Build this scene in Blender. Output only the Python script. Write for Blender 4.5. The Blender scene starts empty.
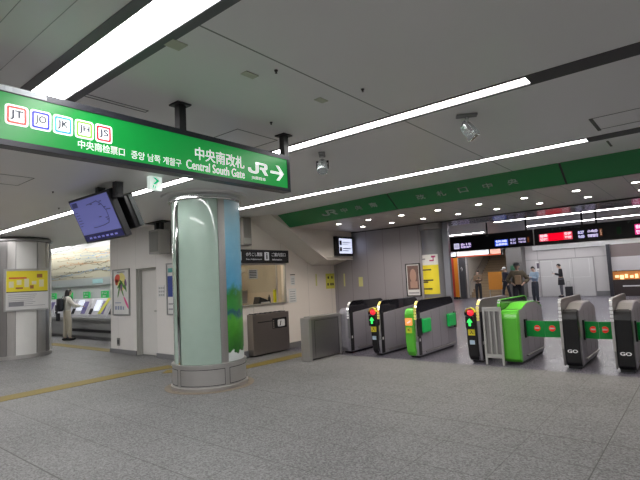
import bpy, bmesh, math, random
from mathutils import Vector, Matrix
random.seed(7)
PI=math.pi
sc=bpy.context.scene
C=sc.collection

# ------------------------------------------------------------------ materials
MATS={}
def nodes(name):
    m=bpy.data.materials.new(name); m.use_nodes=True
    nt=m.node_tree; b=nt.nodes['Principled BSDF']
    return m,nt,b
def mat(name,col,rough=.5,metal=0,emit=None,es=0,noise=0,nscale=8,coat=0,spec=.5,bump=0):
    if name in MATS: return MATS[name]
    m,nt,b=nodes(name)
    b.inputs['Roughness'].default_value=rough
    b.inputs['Metallic'].default_value=metal
    b.inputs['Specular IOR Level'].default_value=spec
    if coat: b.inputs['Coat Weight'].default_value=coat; b.inputs['Coat Roughness'].default_value=.05
    c=(*col,1)
    tc=nt.nodes.new('ShaderNodeTexCoord'); n=nt.nodes.new('ShaderNodeTexNoise')
    n.inputs['Scale'].default_value=nscale; n.inputs['Detail'].default_value=3
    nt.links.new(tc.outputs['Object'],n.inputs['Vector'])
    mx=nt.nodes.new('ShaderNodeMix'); mx.data_type='RGBA'
    k=noise if noise else .03
    mx.inputs[6].default_value=(*[max(0,x*(1-k)) for x in col],1)
    mx.inputs[7].default_value=(*[min(1,x*(1+k)) for x in col],1)
    nt.links.new(n.outputs['Fac'],mx.inputs[0])
    nt.links.new(mx.outputs[2],b.inputs['Base Color'])
    if bump:
        bp=nt.nodes.new('ShaderNodeBump'); bp.inputs['Strength'].default_value=bump
        nt.links.new(n.outputs['Fac'],bp.inputs['Height']); nt.links.new(bp.outputs[0],b.inputs['Normal'])
    if emit:
        b.inputs['Emission Color'].default_value=(*emit,1); b.inputs['Emission Strength'].default_value=es
    MATS[name]=m; return m

def math_node(nt,op,a,b=None,c=None):
    n=nt.nodes.new('ShaderNodeMath'); n.operation=op
    for i,v in enumerate((a,b,c)):
        if v is None: continue
        if isinstance(v,(int,float)): n.inputs[i].default_value=v
        else: nt.links.new(v,n.inputs[i])
    return n.outputs[0]
def seam(nt,coord,period,offset,width):
    # 1 on a thin line every period
    a=math_node(nt,'ADD',coord,-offset); a=math_node(nt,'DIVIDE',a,period)
    f=math_node(nt,'FRACT',a); f=math_node(nt,'SUBTRACT',f,.5); f=math_node(nt,'ABSOLUTE',f)
    return math_node(nt,'GREATER_THAN',f,.5-width/2/period)
def floor_mat(name,c1,c2,joint,px,ox,py,oy,rough,speck=1.0,jw=.006):
    m,nt,b=nodes(name)
    tc=nt.nodes.new('ShaderNodeTexCoord'); sp=nt.nodes.new('ShaderNodeSeparateXYZ')
    nt.links.new(tc.outputs['Object'],sp.inputs[0])
    v=nt.nodes.new('ShaderNodeTexVoronoi'); v.inputs['Scale'].default_value=80
    nt.links.new(tc.outputs['Object'],v.inputs['Vector'])
    n=nt.nodes.new('ShaderNodeTexNoise'); n.inputs['Scale'].default_value=42; n.inputs['Detail'].default_value=5; n.inputs['Roughness'].default_value=.75
    nt.links.new(tc.outputs['Object'],n.inputs['Vector'])
    n2=nt.nodes.new('ShaderNodeTexNoise'); n2.inputs['Scale'].default_value=.7; n2.inputs['Detail'].default_value=2
    nt.links.new(tc.outputs['Object'],n2.inputs['Vector'])
    sepc=nt.nodes.new('ShaderNodeSeparateColor'); nt.links.new(v.outputs['Color'],sepc.inputs[0])
    f=math_node(nt,'MULTIPLY',math_node(nt,'SUBTRACT',sepc.outputs[0],.5),.8*speck)
    g=math_node(nt,'MULTIPLY',math_node(nt,'SUBTRACT',n.outputs['Fac'],.5),2.2*speck)
    h=math_node(nt,'MULTIPLY',math_node(nt,'SUBTRACT',n2.outputs['Fac'],.5),.6)
    s=math_node(nt,'ADD',math_node(nt,'ADD',f,g),math_node(nt,'ADD',h,.5))
    mx=nt.nodes.new('ShaderNodeMix'); mx.data_type='RGBA'; mx.clamp_factor=True
    mx.inputs[6].default_value=(*c1,1); mx.inputs[7].default_value=(*c2,1)
    nt.links.new(s,mx.inputs[0])
    sx=seam(nt,sp.outputs[0],px,ox,jw); sy=seam(nt,sp.outputs[1],py,oy,jw*1.6)
    j=math_node(nt,'MAXIMUM',sx,sy)
    bx=seam(nt,sp.outputs[0],5.01,-.79,jw*1.5); by=seam(nt,sp.outputs[1],3.0,1.7,jw*2.2)
    jn=math_node(nt,'MAXIMUM',math_node(nt,'MULTIPLY',j,.6),math_node(nt,'MULTIPLY',math_node(nt,'MAXIMUM',bx,by),.8))
    m2=nt.nodes.new('ShaderNodeMix'); m2.data_type='RGBA'
    nt.links.new(jn,m2.inputs[0]); nt.links.new(mx.outputs[2],m2.inputs[6]); m2.inputs[7].default_value=(*joint,1)
    nt.links.new(m2.outputs[2],b.inputs['Base Color'])
    r=math_node(nt,'ADD',math_node(nt,'MULTIPLY',n.outputs['Fac'],.25),rough)
    nt.links.new(r,b.inputs['Roughness'])
    b.inputs['Specular IOR Level'].default_value=.35
    return m
def panel_mat(name,col,seams,joint,rough=.4,metal=0,spec=.5,noise=.03):
    # seams: list of (axis, period, offset, width)
    m,nt,b=nodes(name)
    tc=nt.nodes.new('ShaderNodeTexCoord'); sp=nt.nodes.new('ShaderNodeSeparateXYZ')
    nt.links.new(tc.outputs['Object'],sp.inputs[0])
    j=None
    for ax,p,o,w in seams:
        s=seam(nt,sp.outputs[ax],p,o,w); j=s if j is None else math_node(nt,'MAXIMUM',j,s)
    n=nt.nodes.new('ShaderNodeTexNoise'); n.inputs['Scale'].default_value=1.3
    nt.links.new(tc.outputs['Object'],n.inputs['Vector'])
    mx=nt.nodes.new('ShaderNodeMix'); mx.data_type='RGBA'
    mx.inputs[6].default_value=(*[x*(1-noise) for x in col],1); mx.inputs[7].default_value=(*[min(1,x*(1+noise)) for x in col],1)
    nt.links.new(n.outputs['Fac'],mx.inputs[0])
    m2=nt.nodes.new('ShaderNodeMix'); m2.data_type='RGBA'
    nt.links.new(j,m2.inputs[0]); nt.links.new(mx.outputs[2],m2.inputs[6]); m2.inputs[7].default_value=(*joint,1)
    nt.links.new(m2.outputs[2],b.inputs['Base Color'])
    b.inputs['Roughness'].default_value=rough; b.inputs['Metallic'].default_value=metal
    b.inputs['Specular IOR Level'].default_value=spec
    return m
def steel_mat(name,col,rough,scale=(2,2,90)):
    m,nt,b=nodes(name)
    tc=nt.nodes.new('ShaderNodeTexCoord'); mp=nt.nodes.new('ShaderNodeMapping'); mp.inputs['Scale'].default_value=scale
    n=nt.nodes.new('ShaderNodeTexNoise'); n.inputs['Scale'].default_value=3; n.inputs['Detail'].default_value=4
    nt.links.new(tc.outputs['Object'],mp.inputs[0]); nt.links.new(mp.outputs[0],n.inputs['Vector'])
    mx=nt.nodes.new('ShaderNodeMix'); mx.data_type='RGBA'
    mx.inputs[6].default_value=(*[x*.82 for x in col],1); mx.inputs[7].default_value=(*[min(1,x*1.12) for x in col],1)
    nt.links.new(n.outputs['Fac'],mx.inputs[0]); nt.links.new(mx.outputs[2],b.inputs['Base Color'])
    nt.links.new(math_node(nt,'ADD',math_node(nt,'MULTIPLY',n.outputs['Fac'],.16),rough),b.inputs['Roughness'])
    b.inputs['Metallic'].default_value=1
    MATS[name]=m; return m
def emis(name,col,s):
    return mat(name,tuple(min(1,c) for c in col),.4,0,col,s)

M_floor=floor_mat('granite floor',(.082,.083,.084),(.27,.27,.275),(.05,.05,.045),.6,-.79,.6,4.1,.42)
M_floor2=floor_mat('passage floor',(.115,.11,.14),(.14,.135,.165),(.09,.09,.10),.6,-.79,.6,4.1,.16,.12)
M_ceil=panel_mat('ceiling paint',(.88,.87,.86),[(0,60,-2.0,.012)],(.22,.22,.21),.34,0,.5,.02)
M_ceilplank=panel_mat('ceiling plank paint',(.68,.68,.66),[(1,.14,.0,.006)],(.3,.3,.3),.38)
M_lowceil=panel_mat('polished ceiling panel',(.68,.61,.58),[(0,.375,.0,.008)],(.3,.28,.28),.42,.1,.4)
M_conceil=panel_mat('concourse ceiling panel',(.55,.54,.52),[(0,.6,.0,.01),(1,2.4,.3,.02)],(.3,.3,.28),.4)
M_wall=panel_mat('cream wall panel',(.90,.83,.76),[(1,.9,.55,.006)],(.5,.47,.43),.4)
M_wally=panel_mat('service wall panel',(.80,.78,.76),[(0,.84,-9.4,.006)],(.5,.5,.47),.4)
M_wallm=panel_mat('metal wall panel',(.36,.34,.37),[(0,.47,-6.42,.012)],(.22,.2,.21),.34,.2)
M_plain=mat('matte off white wall',(.88,.82,.75),.5)
M_white=mat('white paint',(.78,.78,.76),.45)
M_conwall=panel_mat('concourse wall panel',(.60,.58,.59),[(0,1.9,-7.3,.03),(2,60,2.05,.03)],(.38,.37,.38),.45)
M_skirt=mat('grey skirting',(.20,.20,.21),.4)
M_steel=steel_mat('brushed stainless steel',(.66,.65,.64),.32)
M_gate=steel_mat('satin gate steel',(.45,.435,.49),.36)
M_gate.node_tree.nodes['Principled BSDF'].inputs['Metallic'].default_value=.55
M_steeld=steel_mat('dark brushed steel',(.38,.37,.37),.32)
M_steelv=steel_mat('vertical brushed steel',(.56,.55,.54),.3,(60,60,2))
M_chrome=mat('polished chrome',(.78,.8,.8),.07,1)
M_black=mat('black plastic',(.012,.012,.014),.28)
M_blackm=mat('matte black metal',(.02,.02,.024),.45)
M_glassblk=mat('smoked black acrylic',(.01,.01,.014),.08,coat=.5)
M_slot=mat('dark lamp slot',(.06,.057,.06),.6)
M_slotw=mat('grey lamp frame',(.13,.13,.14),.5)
M_tube=mat('fluorescent diffuser',(.9,.9,.9),.4,0,(1,.975,.955),40)
M_tube2=mat('concourse diffuser',(.9,.9,.9),.4,0,(.98,.96,.95),75)
M_down=mat('downlight lens',(.9,.9,.85),.4,0,(1,.93,.84),60)
M_greenband=mat('dark green enamel',(.012,.21,.06),.36)
M_letgrey=mat('brushed grey letters',(.42,.52,.46),.4,.2)
M_signgreen=mat('backlit green acrylic',(.004,.22,.035),.3,0,(.004,.36,.06),.9)
M_signwhite=mat('backlit white lettering',(.8,.8,.8),.4,0,(.95,1,.98),1.25)
M_signframe=mat('sign frame dark metal',(.028,.03,.04),.32,.3)
M_label=mat('pale grey label',(.6,.65,.7),.35)
M_glassgr=mat('pale green back painted glass',(.40,.53,.46),.1,coat=1.0,noise=.05)
M_yellow=mat('yellow tactile paving',(.20,.145,.018),.6,noise=.25,nscale=30)
M_yel=mat('yellow paper',(.85,.72,.04),.5)
M_yelp=mat('pale yellow film',(.72,.70,.30),.5)
M_ink=mat('black ink',(.02,.02,.025),.5)
M_paper=mat('white paper',(.75,.75,.75),.5)
M_greengate=mat('light green gate plastic',(.13,.62,.05),.3,coat=.3)
M_flap=mat('green gate flap',(.005,.33,.06),.35)
M_red=mat('red print',(.7,.02,.02),.4,0,(1,.05,.02),.5)
M_redlamp=mat('red lamp',(.8,.02,.03),.3,0,(1,.03,.05),2.2)
M_greenled=mat('green led arrow',(.02,.8,.1),.3,0,(.05,1,.15),3)
M_orangeled=mat('orange display',(.9,.3,.1),.3,0,(1,.35,.1),1.6)
M_skin=mat('skin',(.62,.42,.33),.5)
M_hair=mat('black hair',(.012,.01,.01),.45)
M_orange=mat('orange panel',(.75,.30,.04),.5)

# ------------------------------------------------------------------ mesh helpers
class MB:
    def __init__(s): s.bm=bmesh.new(); s.mi=0
    def _f(s,vs):
        try: f=s.bm.faces.new(vs); f.material_index=s.mi; return f
        except ValueError: return None
    def box(s,x0,x1,y0,y1,z0,z1):
        v=[s.bm.verts.new((x,y,z)) for x in (x0,x1) for y in (y0,y1) for z in (z0,z1)]
        for q in ((0,1,3,2),(4,6,7,5),(0,4,5,1),(2,3,7,6),(0,2,6,4),(1,5,7,3)): s._f([v[i] for i in q])
        return s
    def prism(s,pts,axis,a,b):
        # pts 2D polygon; axis 'x': (y,z), 'y': (x,z), 'z': (x,y)
        def P(p,t): return {'x':(t,p[0],p[1]),'y':(p[0],t,p[1]),'z':(p[0],p[1],t)}[axis]
        A=[s.bm.verts.new(P(p,a)) for p in pts]; B=[s.bm.verts.new(P(p,b)) for p in pts]
        s._f(A[::-1]); s._f(B); n=len(pts)
        for i in range(n): s._f([A[i],A[(i+1)%n],B[(i+1)%n],B[i]])
        return s
    def ribbon(s,pts,axis,a,b,th):
        # strip following an open 2D polyline with thickness th (outwards right)
        n=len(pts); off=[]
        for i in range(n):
            p=Vector(pts[max(0,i-1)]); q=Vector(pts[min(n-1,i+1)]); d=(q-p).normalized()
            off.append((pts[i][0]-d.y*th,pts[i][1]+d.x*th))
        for i in range(n-1): s.prism([pts[i],pts[i+1],off[i+1],off[i]],axis,a,b)
        return s
    def lathe(s,prof,cx=0,cy=0,seg=32,a0=0,a1=2*PI):
        full=abs(a1-a0-2*PI)<1e-6; n=seg if full else seg+1
        R=[]
        for r,z in prof:
            R.append([s.bm.verts.new((cx+r*math.cos(a0+(a1-a0)*i/seg),cy+r*math.sin(a0+(a1-a0)*i/seg),z)) for i in range(n)])
        for k in range(len(R)-1):
            for i in range(seg):
                j=(i+1)%n if full else i+1
                s._f([R[k][i],R[k][j],R[k+1][j],R[k+1][i]])
        if full:
            s._f(R[0][::-1]); s._f(R[-1])
        return s
    def arcslab(s,r0,r1,z0,z1,cx,cy,a0,a1,seg=24):
        L=[]
        for i in range(seg+1):
            t=a0+(a1-a0)*i/seg; c,d=math.cos(t),math.sin(t)
            L.append([s.bm.verts.new((cx+r*c,cy+r*d,z)) for r,z in ((r0,z0),(r1,z0),(r1,z1),(r0,z1))])
        for i in range(seg):
            for k in range(4): s._f([L[i][k],L[i+1][k],L[i+1][(k+1)%4],L[i][(k+1)%4]])
        s._f(L[0]); s._f(L[-1][::-1])
        return s
    def tube(s,p,q,r,seg=10,r2=None):
        p=Vector(p);q=Vector(q);d=(q-p).normalized(); u=d.orthogonal().normalized(); w=d.cross(u)
        A=[];B=[]; r2=r if r2 is None else r2
        for i in range(seg):
            t=2*PI*i/seg; o=u*math.cos(t)+w*math.sin(t)
            A.append(s.bm.verts.new(p+o*r)); B.append(s.bm.verts.new(q+o*r2))
        s._f(A[::-1]); s._f(B)
        for i in range(seg): s._f([A[i],A[(i+1)%seg],B[(i+1)%seg],B[i]])
        return s
    def sphere(s,c,r,sc=(1,1,1),seg=12):
        m=Matrix.Translation(c)@Matrix.Diagonal((sc[0],sc[1],sc[2],1))
        bmesh.ops.create_uvsphere(s.bm,u_segments=seg,v_segments=max(6,seg*2//3),radius=r,matrix=m)
        return s
    def quad(s,a,b,c,d): s._f([s.bm.verts.new(x) for x in (a,b,c,d)]); return s
    def xf(s,m): bmesh.ops.transform(s.bm,matrix=m,verts=s.bm.verts); return s
def top(o):
    while o.parent: o=o.parent
    return o
def build(name,mb,m,parent=None,bevel=0,smooth=False,seg=2):
    bm=mb.bm if isinstance(mb,MB) else mb
    bmesh.ops.recalc_face_normals(bm,faces=bm.faces)
    if parent is not None:
        l=top(parent).location
        bmesh.ops.translate(bm,verts=bm.verts,vec=-l)
    me=bpy.data.meshes.new(name); bm.to_mesh(me); bm.free()
    for x in (m if isinstance(m,(list,tuple)) else [m]): me.materials.append(x)
    if smooth:
        me.polygons.foreach_set('use_smooth',[True]*len(me.polygons))
        me.set_sharp_from_angle(angle=math.radians(38))
    o=bpy.data.objects.new(name,me); C.objects.link(o)
    if parent is not None: o.parent=parent
    if bevel:
        b=o.modifiers.new('bevel','BEVEL'); b.width=bevel; b.segments=seg; b.limit_method='ANGLE'; b.angle_limit=.6
    return o
def thing(name,label,cat,loc=(0,0,0),group=None):
    o=bpy.data.objects.new(name,None); C.objects.link(o); o.location=loc
    o['label']=label; o['category']=cat
    if group: o['group']=group
    o.empty_display_size=.1
    return o
def tag(o,label,cat,group=None,kind=None):
    o['label']=label; o['category']=cat
    if group: o['group']=group
    if kind: o['kind']=kind
    return o
def struct(name,mb,m,bevel=0,label=None,smooth=False):
    o=build(name,mb,m,None,bevel,smooth); o['kind']='structure'
    o['label']=label or name.replace('_',' '); o['category']=name.split('_')[0]
    return o
def dup(root,loc,label=None,group=None):
    r=root.copy(); C.objects.link(r); r.location=loc
    if label: r['label']=label
    if group: r['group']=group
    for ch in list(root.children):
        c=ch.copy(); C.objects.link(c); c.parent=r
        for g in list(ch.children):
            d=g.copy(); C.objects.link(d); d.parent=c
    return r
def text_bm(s,bold=0,extr=.0,res=3):
    cu=bpy.data.curves.new('t','FONT'); cu.body=s; cu.size=1; cu.offset=bold; cu.extrude=extr; cu.resolution_u=res
    o=bpy.data.objects.new('t',cu); C.objects.link(o)
    bpy.context.view_layer.update()
    me=bpy.data.meshes.new_from_object(o.evaluated_get(bpy.context.evaluated_depsgraph_get()))
    bm=bmesh.new(); bm.from_mesh(me)
    bpy.data.objects.remove(o); bpy.data.curves.remove(cu); bpy.data.meshes.remove(me)
    return bm
def face_matrix(face,d):
    if face=='X': return Matrix(((0,0,1,d),(1,0,0,0),(0,1,0,0),(0,0,0,1)))     # u=+Y v=+Z n=+X
    if face=='Y': return Matrix(((1,0,0,0),(0,0,-1,d),(0,1,0,0),(0,0,0,1)))    # u=+X v=+Z n=-Y
def fit_text(s,rect,face,d,name,m,parent,bold=0,mtx=None,th=.0025):
    bm=text_bm(s,bold,.5)
    xs=[v.co.x for v in bm.verts]; ys=[v.co.y for v in bm.verts]
    if not xs: bm.free(); return None
    u0,v0,u1,v1=rect
    sx=(u1-u0)/(max(xs)-min(xs)+1e-9); sy=(v1-v0)/(max(ys)-min(ys)+1e-9)
    for v in bm.verts:
        v.co=Vector((u0+(v.co.x-min(xs))*sx, v0+(v.co.y-min(ys))*sy, (v.co.z+.5)*th))
    bmesh.ops.transform(bm,matrix=mtx or face_matrix(face,d),verts=bm.verts)
    return build(name,bm,m,parent)
def poly_part(pts_list,face,d,name,m,parent,th=.003,mtx=None):
    mb=MB()
    for pts in pts_list: mb.prism(pts,'z',0,th)
    mb.xf(mtx or face_matrix(face,d))
    return build(name,mb,m,parent)
def rrect(u0,v0,u1,v1,r,n=4):
    P=[]
    for cx,cy,a in ((u1-r,v1-r,0),(u0+r,v1-r,PI/2),(u0+r,v0+r,PI),(u1-r,v0+r,1.5*PI)):
        for i in range(n+1):
            t=a+PI/2*i/n; P.append((cx+r*math.cos(t),cy+r*math.sin(t)))
    return P
def rect(u0,v0,u1,v1): return [(u0,v0),(u1,v0),(u1,v1),(u0,v1)]
def fbox(mb,face,u0,u1,v0,v1,d0,d1):
    # box on a face: d0..d1 along the outward normal from plane 0
    if face=='X': mb.box(d0,d1,u0,u1,v0,v1)
    else: mb.box(u0,u1,d0,d1,v0,v1)
    return mb
def jr_polys(u0,v0,u1,v1):
    W=u1-u0;H=v1-v0
    def q(L): return [(u0+x*W,v0+y*H) for x,y in L]
    # J with a hooked foot, R joined above
    J=[(0,.42),(.12,.42),(.14,.26),(.2,.18),(.32,.18),(.38,.26),(.38,1),(.52,1),(.52,.2),(.47,.07),(.36,0),(.16,0),(.05,.08),(0,.2)]
    R1=[(.38,1),(.86,1),(.94,.95),(.98,.86),(.98,.58),(.94,.5),(.86,.46),(.84,.46),(1.0,0),(.84,0),(.70,.42),(.60,.42),(.60,.6),(.84,.6),(.84,.84),(.38,.84)]
    return [q(J),q(R1)]
def arrow_polys(u0,v0,u1,v1):
    W=u1-u0;H=v1-v0;h=.5
    def q(L): return [(u0+x*W,v0+y*H) for x,y in L]
    return [q([(0,.42),(.78,.42),(.78,.58),(0,.58)]),q([(.42,1),(.62,1),(1,.5),(.62,0),(.42,0),(.78,.5)])]

# ------------------------------------------------------------------ room shell
ZC=2.9
struct('floor',MB().box(-26,8,-6,7.65,-.12,0),M_floor,label='speckled grey granite tile floor of the hall')
struct('floor_passage',MB().box(-15,8,7.65,36,-.12,0),M_floor2,label='smooth blue grey floor beyond the gates')
# main ceiling is cut by three lamp slots
slots=[(-5.47,.26),(-3.2,.17),(-.93,.17),(1.34,.30),(3.645,.17),(5.875,.18)]
mb=MB(); y=-6
for yc,w in slots:
    mb.box(-26,8,y,yc-w/2-.02 if yc!=1.34 else yc-w/2-.03,ZC,ZC+.1); y=yc+w/2+.02 if yc!=1.34 else yc+w/2+.03
    mb.box(-26,8,yc-w/2-.03,yc+w/2+.03,ZC+.06,ZC+.1)
mb.box(-26,-8.1,5.74,6.01,ZC,ZC+.05); mb.box(-11.43,8,y,7.3,ZC,ZC+.1); mb.box(-26,-11.43,y,6.35,ZC,ZC+.1)
struct('ceiling',mb,M_ceil,label='off white painted metal ceiling with recessed lamp slots')
mb=MB().box(-26,-11.43,6.35,7.6,3.18,3.28); mb.box(-26,-11.43,6.3,6.35,2.9,3.28)
struct('ceiling_cove',mb,M_ceil)
struct('ceiling_low',MB().prism([(-7.0,7.47),(-4.06,7.2),(8,7.2),(8,9.7),(-7.0,9.7)],'z',2.66,2.72),M_lowceil,label='low glossy panel ceiling over the gates')
struct('ceiling_concourse',MB().box(-15,8,10.65,36,3.02,3.1),M_conceil)
struct('ceiling_polished',MB().box(-7.0,8,9.7,10.65,2.635,2.72),panel_mat('dark polished panel',(.24,.22,.24),[(0,.75,.0,.01)],(.08,.08,.08),.2,.15,.5),label='dark polished ceiling strip mirroring the departure board')
mb=MB().box(-7.6,8,10.65,10.69,2.635,3.1); struct('trim_1',mb,M_steeld)
struct('trim_10',MB().box(-7.0,8,9.675,9.7,2.635,2.66),M_slot)
# slot linings
for i,(yc,w) in enumerate(slots):
    e=.03 if yc==1.34 else .02
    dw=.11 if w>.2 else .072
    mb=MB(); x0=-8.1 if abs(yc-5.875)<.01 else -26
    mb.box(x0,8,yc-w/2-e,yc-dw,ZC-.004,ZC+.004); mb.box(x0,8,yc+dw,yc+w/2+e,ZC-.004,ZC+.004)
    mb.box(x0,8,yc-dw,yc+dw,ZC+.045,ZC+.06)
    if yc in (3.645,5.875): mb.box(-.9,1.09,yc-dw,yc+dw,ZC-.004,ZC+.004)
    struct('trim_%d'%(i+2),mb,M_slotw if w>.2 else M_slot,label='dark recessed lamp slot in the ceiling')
# plank area left of the foreground lamp
# service wall with door recess
mb=MB(); mb.box(-11.43,-10.24,5.8,6.0,0,ZC); mb.box(-9.4,-7.45,5.8,6.0,0,ZC); mb.box(-10.24,-9.4,5.8,6.0,1.97,ZC)
mb.box(-11.43,-11.3,6.0,7.6,0,3.2); mb.box(-10.24,-9.4,5.97,6.0,0,1.97)
struct('wall_service',mb,M_wally,label='off white service wall with recessed door')
# office wall with ticket window opening
mb=MB(); mb.box(-7.6,-7.45,6.0,6.05,0,ZC); mb.box(-7.6,-7.45,6.05,7.88,0,1.04); mb.box(-7.6,-7.45,6.05,7.88,1.92,ZC); mb.box(-7.6,-7.45,7.88,9.7,0,ZC)
struct('wall_office',mb,M_wall,label='cream wall holding the staffed office window')
mb=MB().box(-7.6,-4.95,9.7,9.85,0,2.72)
struct('wall_end',mb,M_wallm,label='grey metal panel wall at the end of the gates')
# sloping stair bulkhead
mb=MB()
# profile in (y,z) at outer face
F=[(6.85,2.9),(8.64,2.02),(9.7,2.02),(9.7,2.9)]
Wp=[(6.72,2.9),(8.80,1.87),(9.7,1.87),(9.7,2.9)]
fv=[mb.bm.verts.new((-6.85,a,b)) for a,b in F]; wv=[mb.bm.verts.new((-7.45,a,b)) for a,b in Wp]
mb._f(fv); mb._f(wv[::-1])
for i in range(4): mb._f([fv[i],fv[(i+1)%4],wv[(i+1)%4],wv[i]])
struct('wall_bulkhead',mb,M_plain,label='cream underside of the stairs sloping down over the office wall')
mb=MB().ribbon([(7.7,2.47),(8.65,2.0),(9.69,2.0)],'x',-6.88,-6.835,-.03)
struct('trim_8',mb,M_plain)
# skirting
mb=MB(); mb.box(-11.45,-10.24,5.775,5.8,0,.1); mb.box(-9.4,-7.45,5.775,5.8,0,.1); struct('baseboard_service',mb,M_skirt)
mb=MB(); mb.box(-7.45,-7.425,5.8,9.7,0,.13); mb.box(-7.425,-4.95,9.675,9.7,0,.13); struct('baseboard_office',mb,M_skirt)
# service door
mb=MB().box(-10.22,-9.42,5.93,5.965,.02,1.95)
d=struct('door_1',mb,mat('door paint',(.72,.71,.69),.4),label='off white flush service door in the wall recess')
build('door_frame',MB().box(-10.24,-10.2,5.86,5.93,0,1.97).box(-9.44,-9.4,5.86,5.93,0,1.97).box(-10.2,-9.44,5.86,5.93,1.93,1.97),mat('door frame paint',(.40,.40,.38),.4),d)
build('door_handle',MB().tube((-9.52,5.93,1.0),(-9.52,5.88,1.0),.012).tube((-9.52,5.88,1.0),(-9.62,5.88,1.0),.01),M_chrome,d)
# ticket hall wall (route map wall) and outer shell
mb=MB().box(-26,-11.3,7.5,7.65,0,3.3); struct('wall_ticket',mb,mat('ticket hall wall',(.55,.57,.58),.5))
struct('wall_left',MB().box(-26.1,-26,-6,7.65,0,3.3),M_plain)
struct('wall_behind',MB().box(-26,8,-6.1,-6,0,2.9),M_plain)
struct('wall_right',MB().box(8,8.1,-6,36,0,3.1),M_plain)
# concourse walls
struct('wall_concourse_left',MB().box(-15.1,-15,9.7,36,0,3.1).box(-15,-7.6,9.7,9.85,0,3.1),M_conwall)
mb=MB(); mb.box(-8.0,-3.75,28.2,28.4,0,3.1); mb.box(-15,-11.4,28.2,28.4,0,3.1); 
struct('wall_concourse_far',mb,M_conwall,label='far white panel wall of the concourse')
struct('wall_shop_back',MB().box(-3.75,8,29.6,29.8,0,3.1),M_conwall)
struct('wall_stair_left',MB().box(-11.5,-11.4,28.4,34,0,5),M_plain); struct('wall_stair_right',MB().box(-8.4,-8.3,28.4,34,0,5),M_plain)
struct('trim_9',MB().box(-7.5,8,28.05,28.2,2.58,2.93),mat('bright fascia white',(.88,.88,.9),.4),label='white fascia beam along the far concourse wall')
mb=MB().box(-4.55,-3.75,28.15,28.2,0,.25); struct('baseboard_concourse',mb,M_skirt)
struct('wall_stair_top',MB().box(-11.4,-8.4,33.9,34,2.4,5),M_plain)

# stairs beyond the gates
t=thing('staircase','brown stairs climbing away behind the standing people','stairs',(-9.9,28.4,0))
mb=MB(); 
for i in range(18): mb.box(-11.4,-8.4,28.4+i*.27,28.4+(i+1)*.27,0 if i==0 else .165*(i-0)-.02,.165*(i+1)-.02)
build('stair_flight',mb,mat('brown stair stone',(.50,.38,.25),.6),t)
mb=MB()
for i in range(18): mb.box(-11.4,-8.4,28.385+i*.27,28.43+i*.27,.165*(i+1)-.02,.165*(i+1)-.012)
build('stair_nosing',mb,mat('dark stair nosing',(.08,.06,.045),.5),t)
mb=MB().tube((-11.3,28.3,.95),(-11.3,33,3.75),.025).tube((-11.3,28.3,0),(-11.3,28.3,.95),.02)
build('handrail',mb,M_steel,t)

# ------------------------------------------------------------------ ceiling lamps
def lamp_proto(w,dm=None):
    t=thing('ceiling_lamp','','lamp',(0,0,0))
    build('diffuser',MB().box(-.594,.594,-w/2,w/2,ZC+.004,ZC+.04),dm or M_tube,t)
    build('end_cap',MB().box(-.6,-.594,-w/2,w/2,ZC+.002,ZC+.044),M_label,t); build('end_cap',MB().box(.594,.6,-w/2,w/2,ZC+.002,ZC+.044),M_label,t)
    return t
pw=lamp_proto(.2); pn=lamp_proto(.125); pc=lamp_proto(.125,M_tube2)
used=set()
def row(proto,yc,x_first,n,label,group,z=0):
    for k in range(n):
        loc=(x_first-.6-1.2*k,yc,z)
        if proto.name not in used:
            used.add(proto.name); proto.location=loc; proto['label']=label; proto['group']=group
        else: dup(proto,loc,label,group)
row(pw,1.345,1.46,16,'wide bright fluorescent lamp in the nearest ceiling row above the hanging green sign','lamps of the nearest ceiling row')
row(pn,3.645,-.9,15,'slim fluorescent lamp in the middle ceiling row that runs over the round pillar','lamps of the middle ceiling row')
row(pn,5.875,-.9,6,'slim fluorescent lamp in the ceiling row just before the green fascia','lamps of the row before the green fascia')
for yy,nm in ((-.93,'second'),(-3.2,'third')):
    row(pn,yy,5,12,'fluorescent lamp in the %s ceiling row behind the camera'%nm,'lamps of the %s row behind'%nm)
row(pn,3.645,5.9,4,'slim added lamp of the middle ceiling row, out of view past the dark slot','added lamps right of the dark slot')  # lamps past the dark slot are added out of view to brighten the floor
row(pn,5.875,5.9,4,'slim added lamp of the row before the green fascia, unseen past the dark slot','added lamps right of the dark slot')
row(pn,7.08,-16.6,4,'slim fluorescent lamp in the cove above the ticket machines','lamps in the ticket hall cove',.11)
row(pn,7.0,-12.6,3,'added lamp, unseen in the raised cove, lighting the ticket hall','added unseen lamps in the ticket hall cove',.24)  # unseen extra lamps, added to light the ticket hall
row(pn,6.75,-14.4,2,'added lamp, unseen in the raised cove, lighting the ticket hall','added unseen lamps in the ticket hall cove',.24)
for yy,x0,n,nm in ((14.7,1.03,5,'nearest row of the concourse beyond the gates'),(17.3,1.22,5,'second row of the concourse beyond the gates'),(17.9,-6.46,2,'short row left of the departure board'),(20.5,2,12,'added third concourse row, unseen behind the departure board'),(23.2,2,12,'added fourth concourse row, unseen behind the departure board'),(26.8,2,12,'added unseen concourse row before the far white wall')):  # last three rows are unseen, added to brighten the far concourse
    row(pc,yy,x0,n,'slim ceiling lamp in the '+nm,'lamps in the '+nm,.115)
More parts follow.
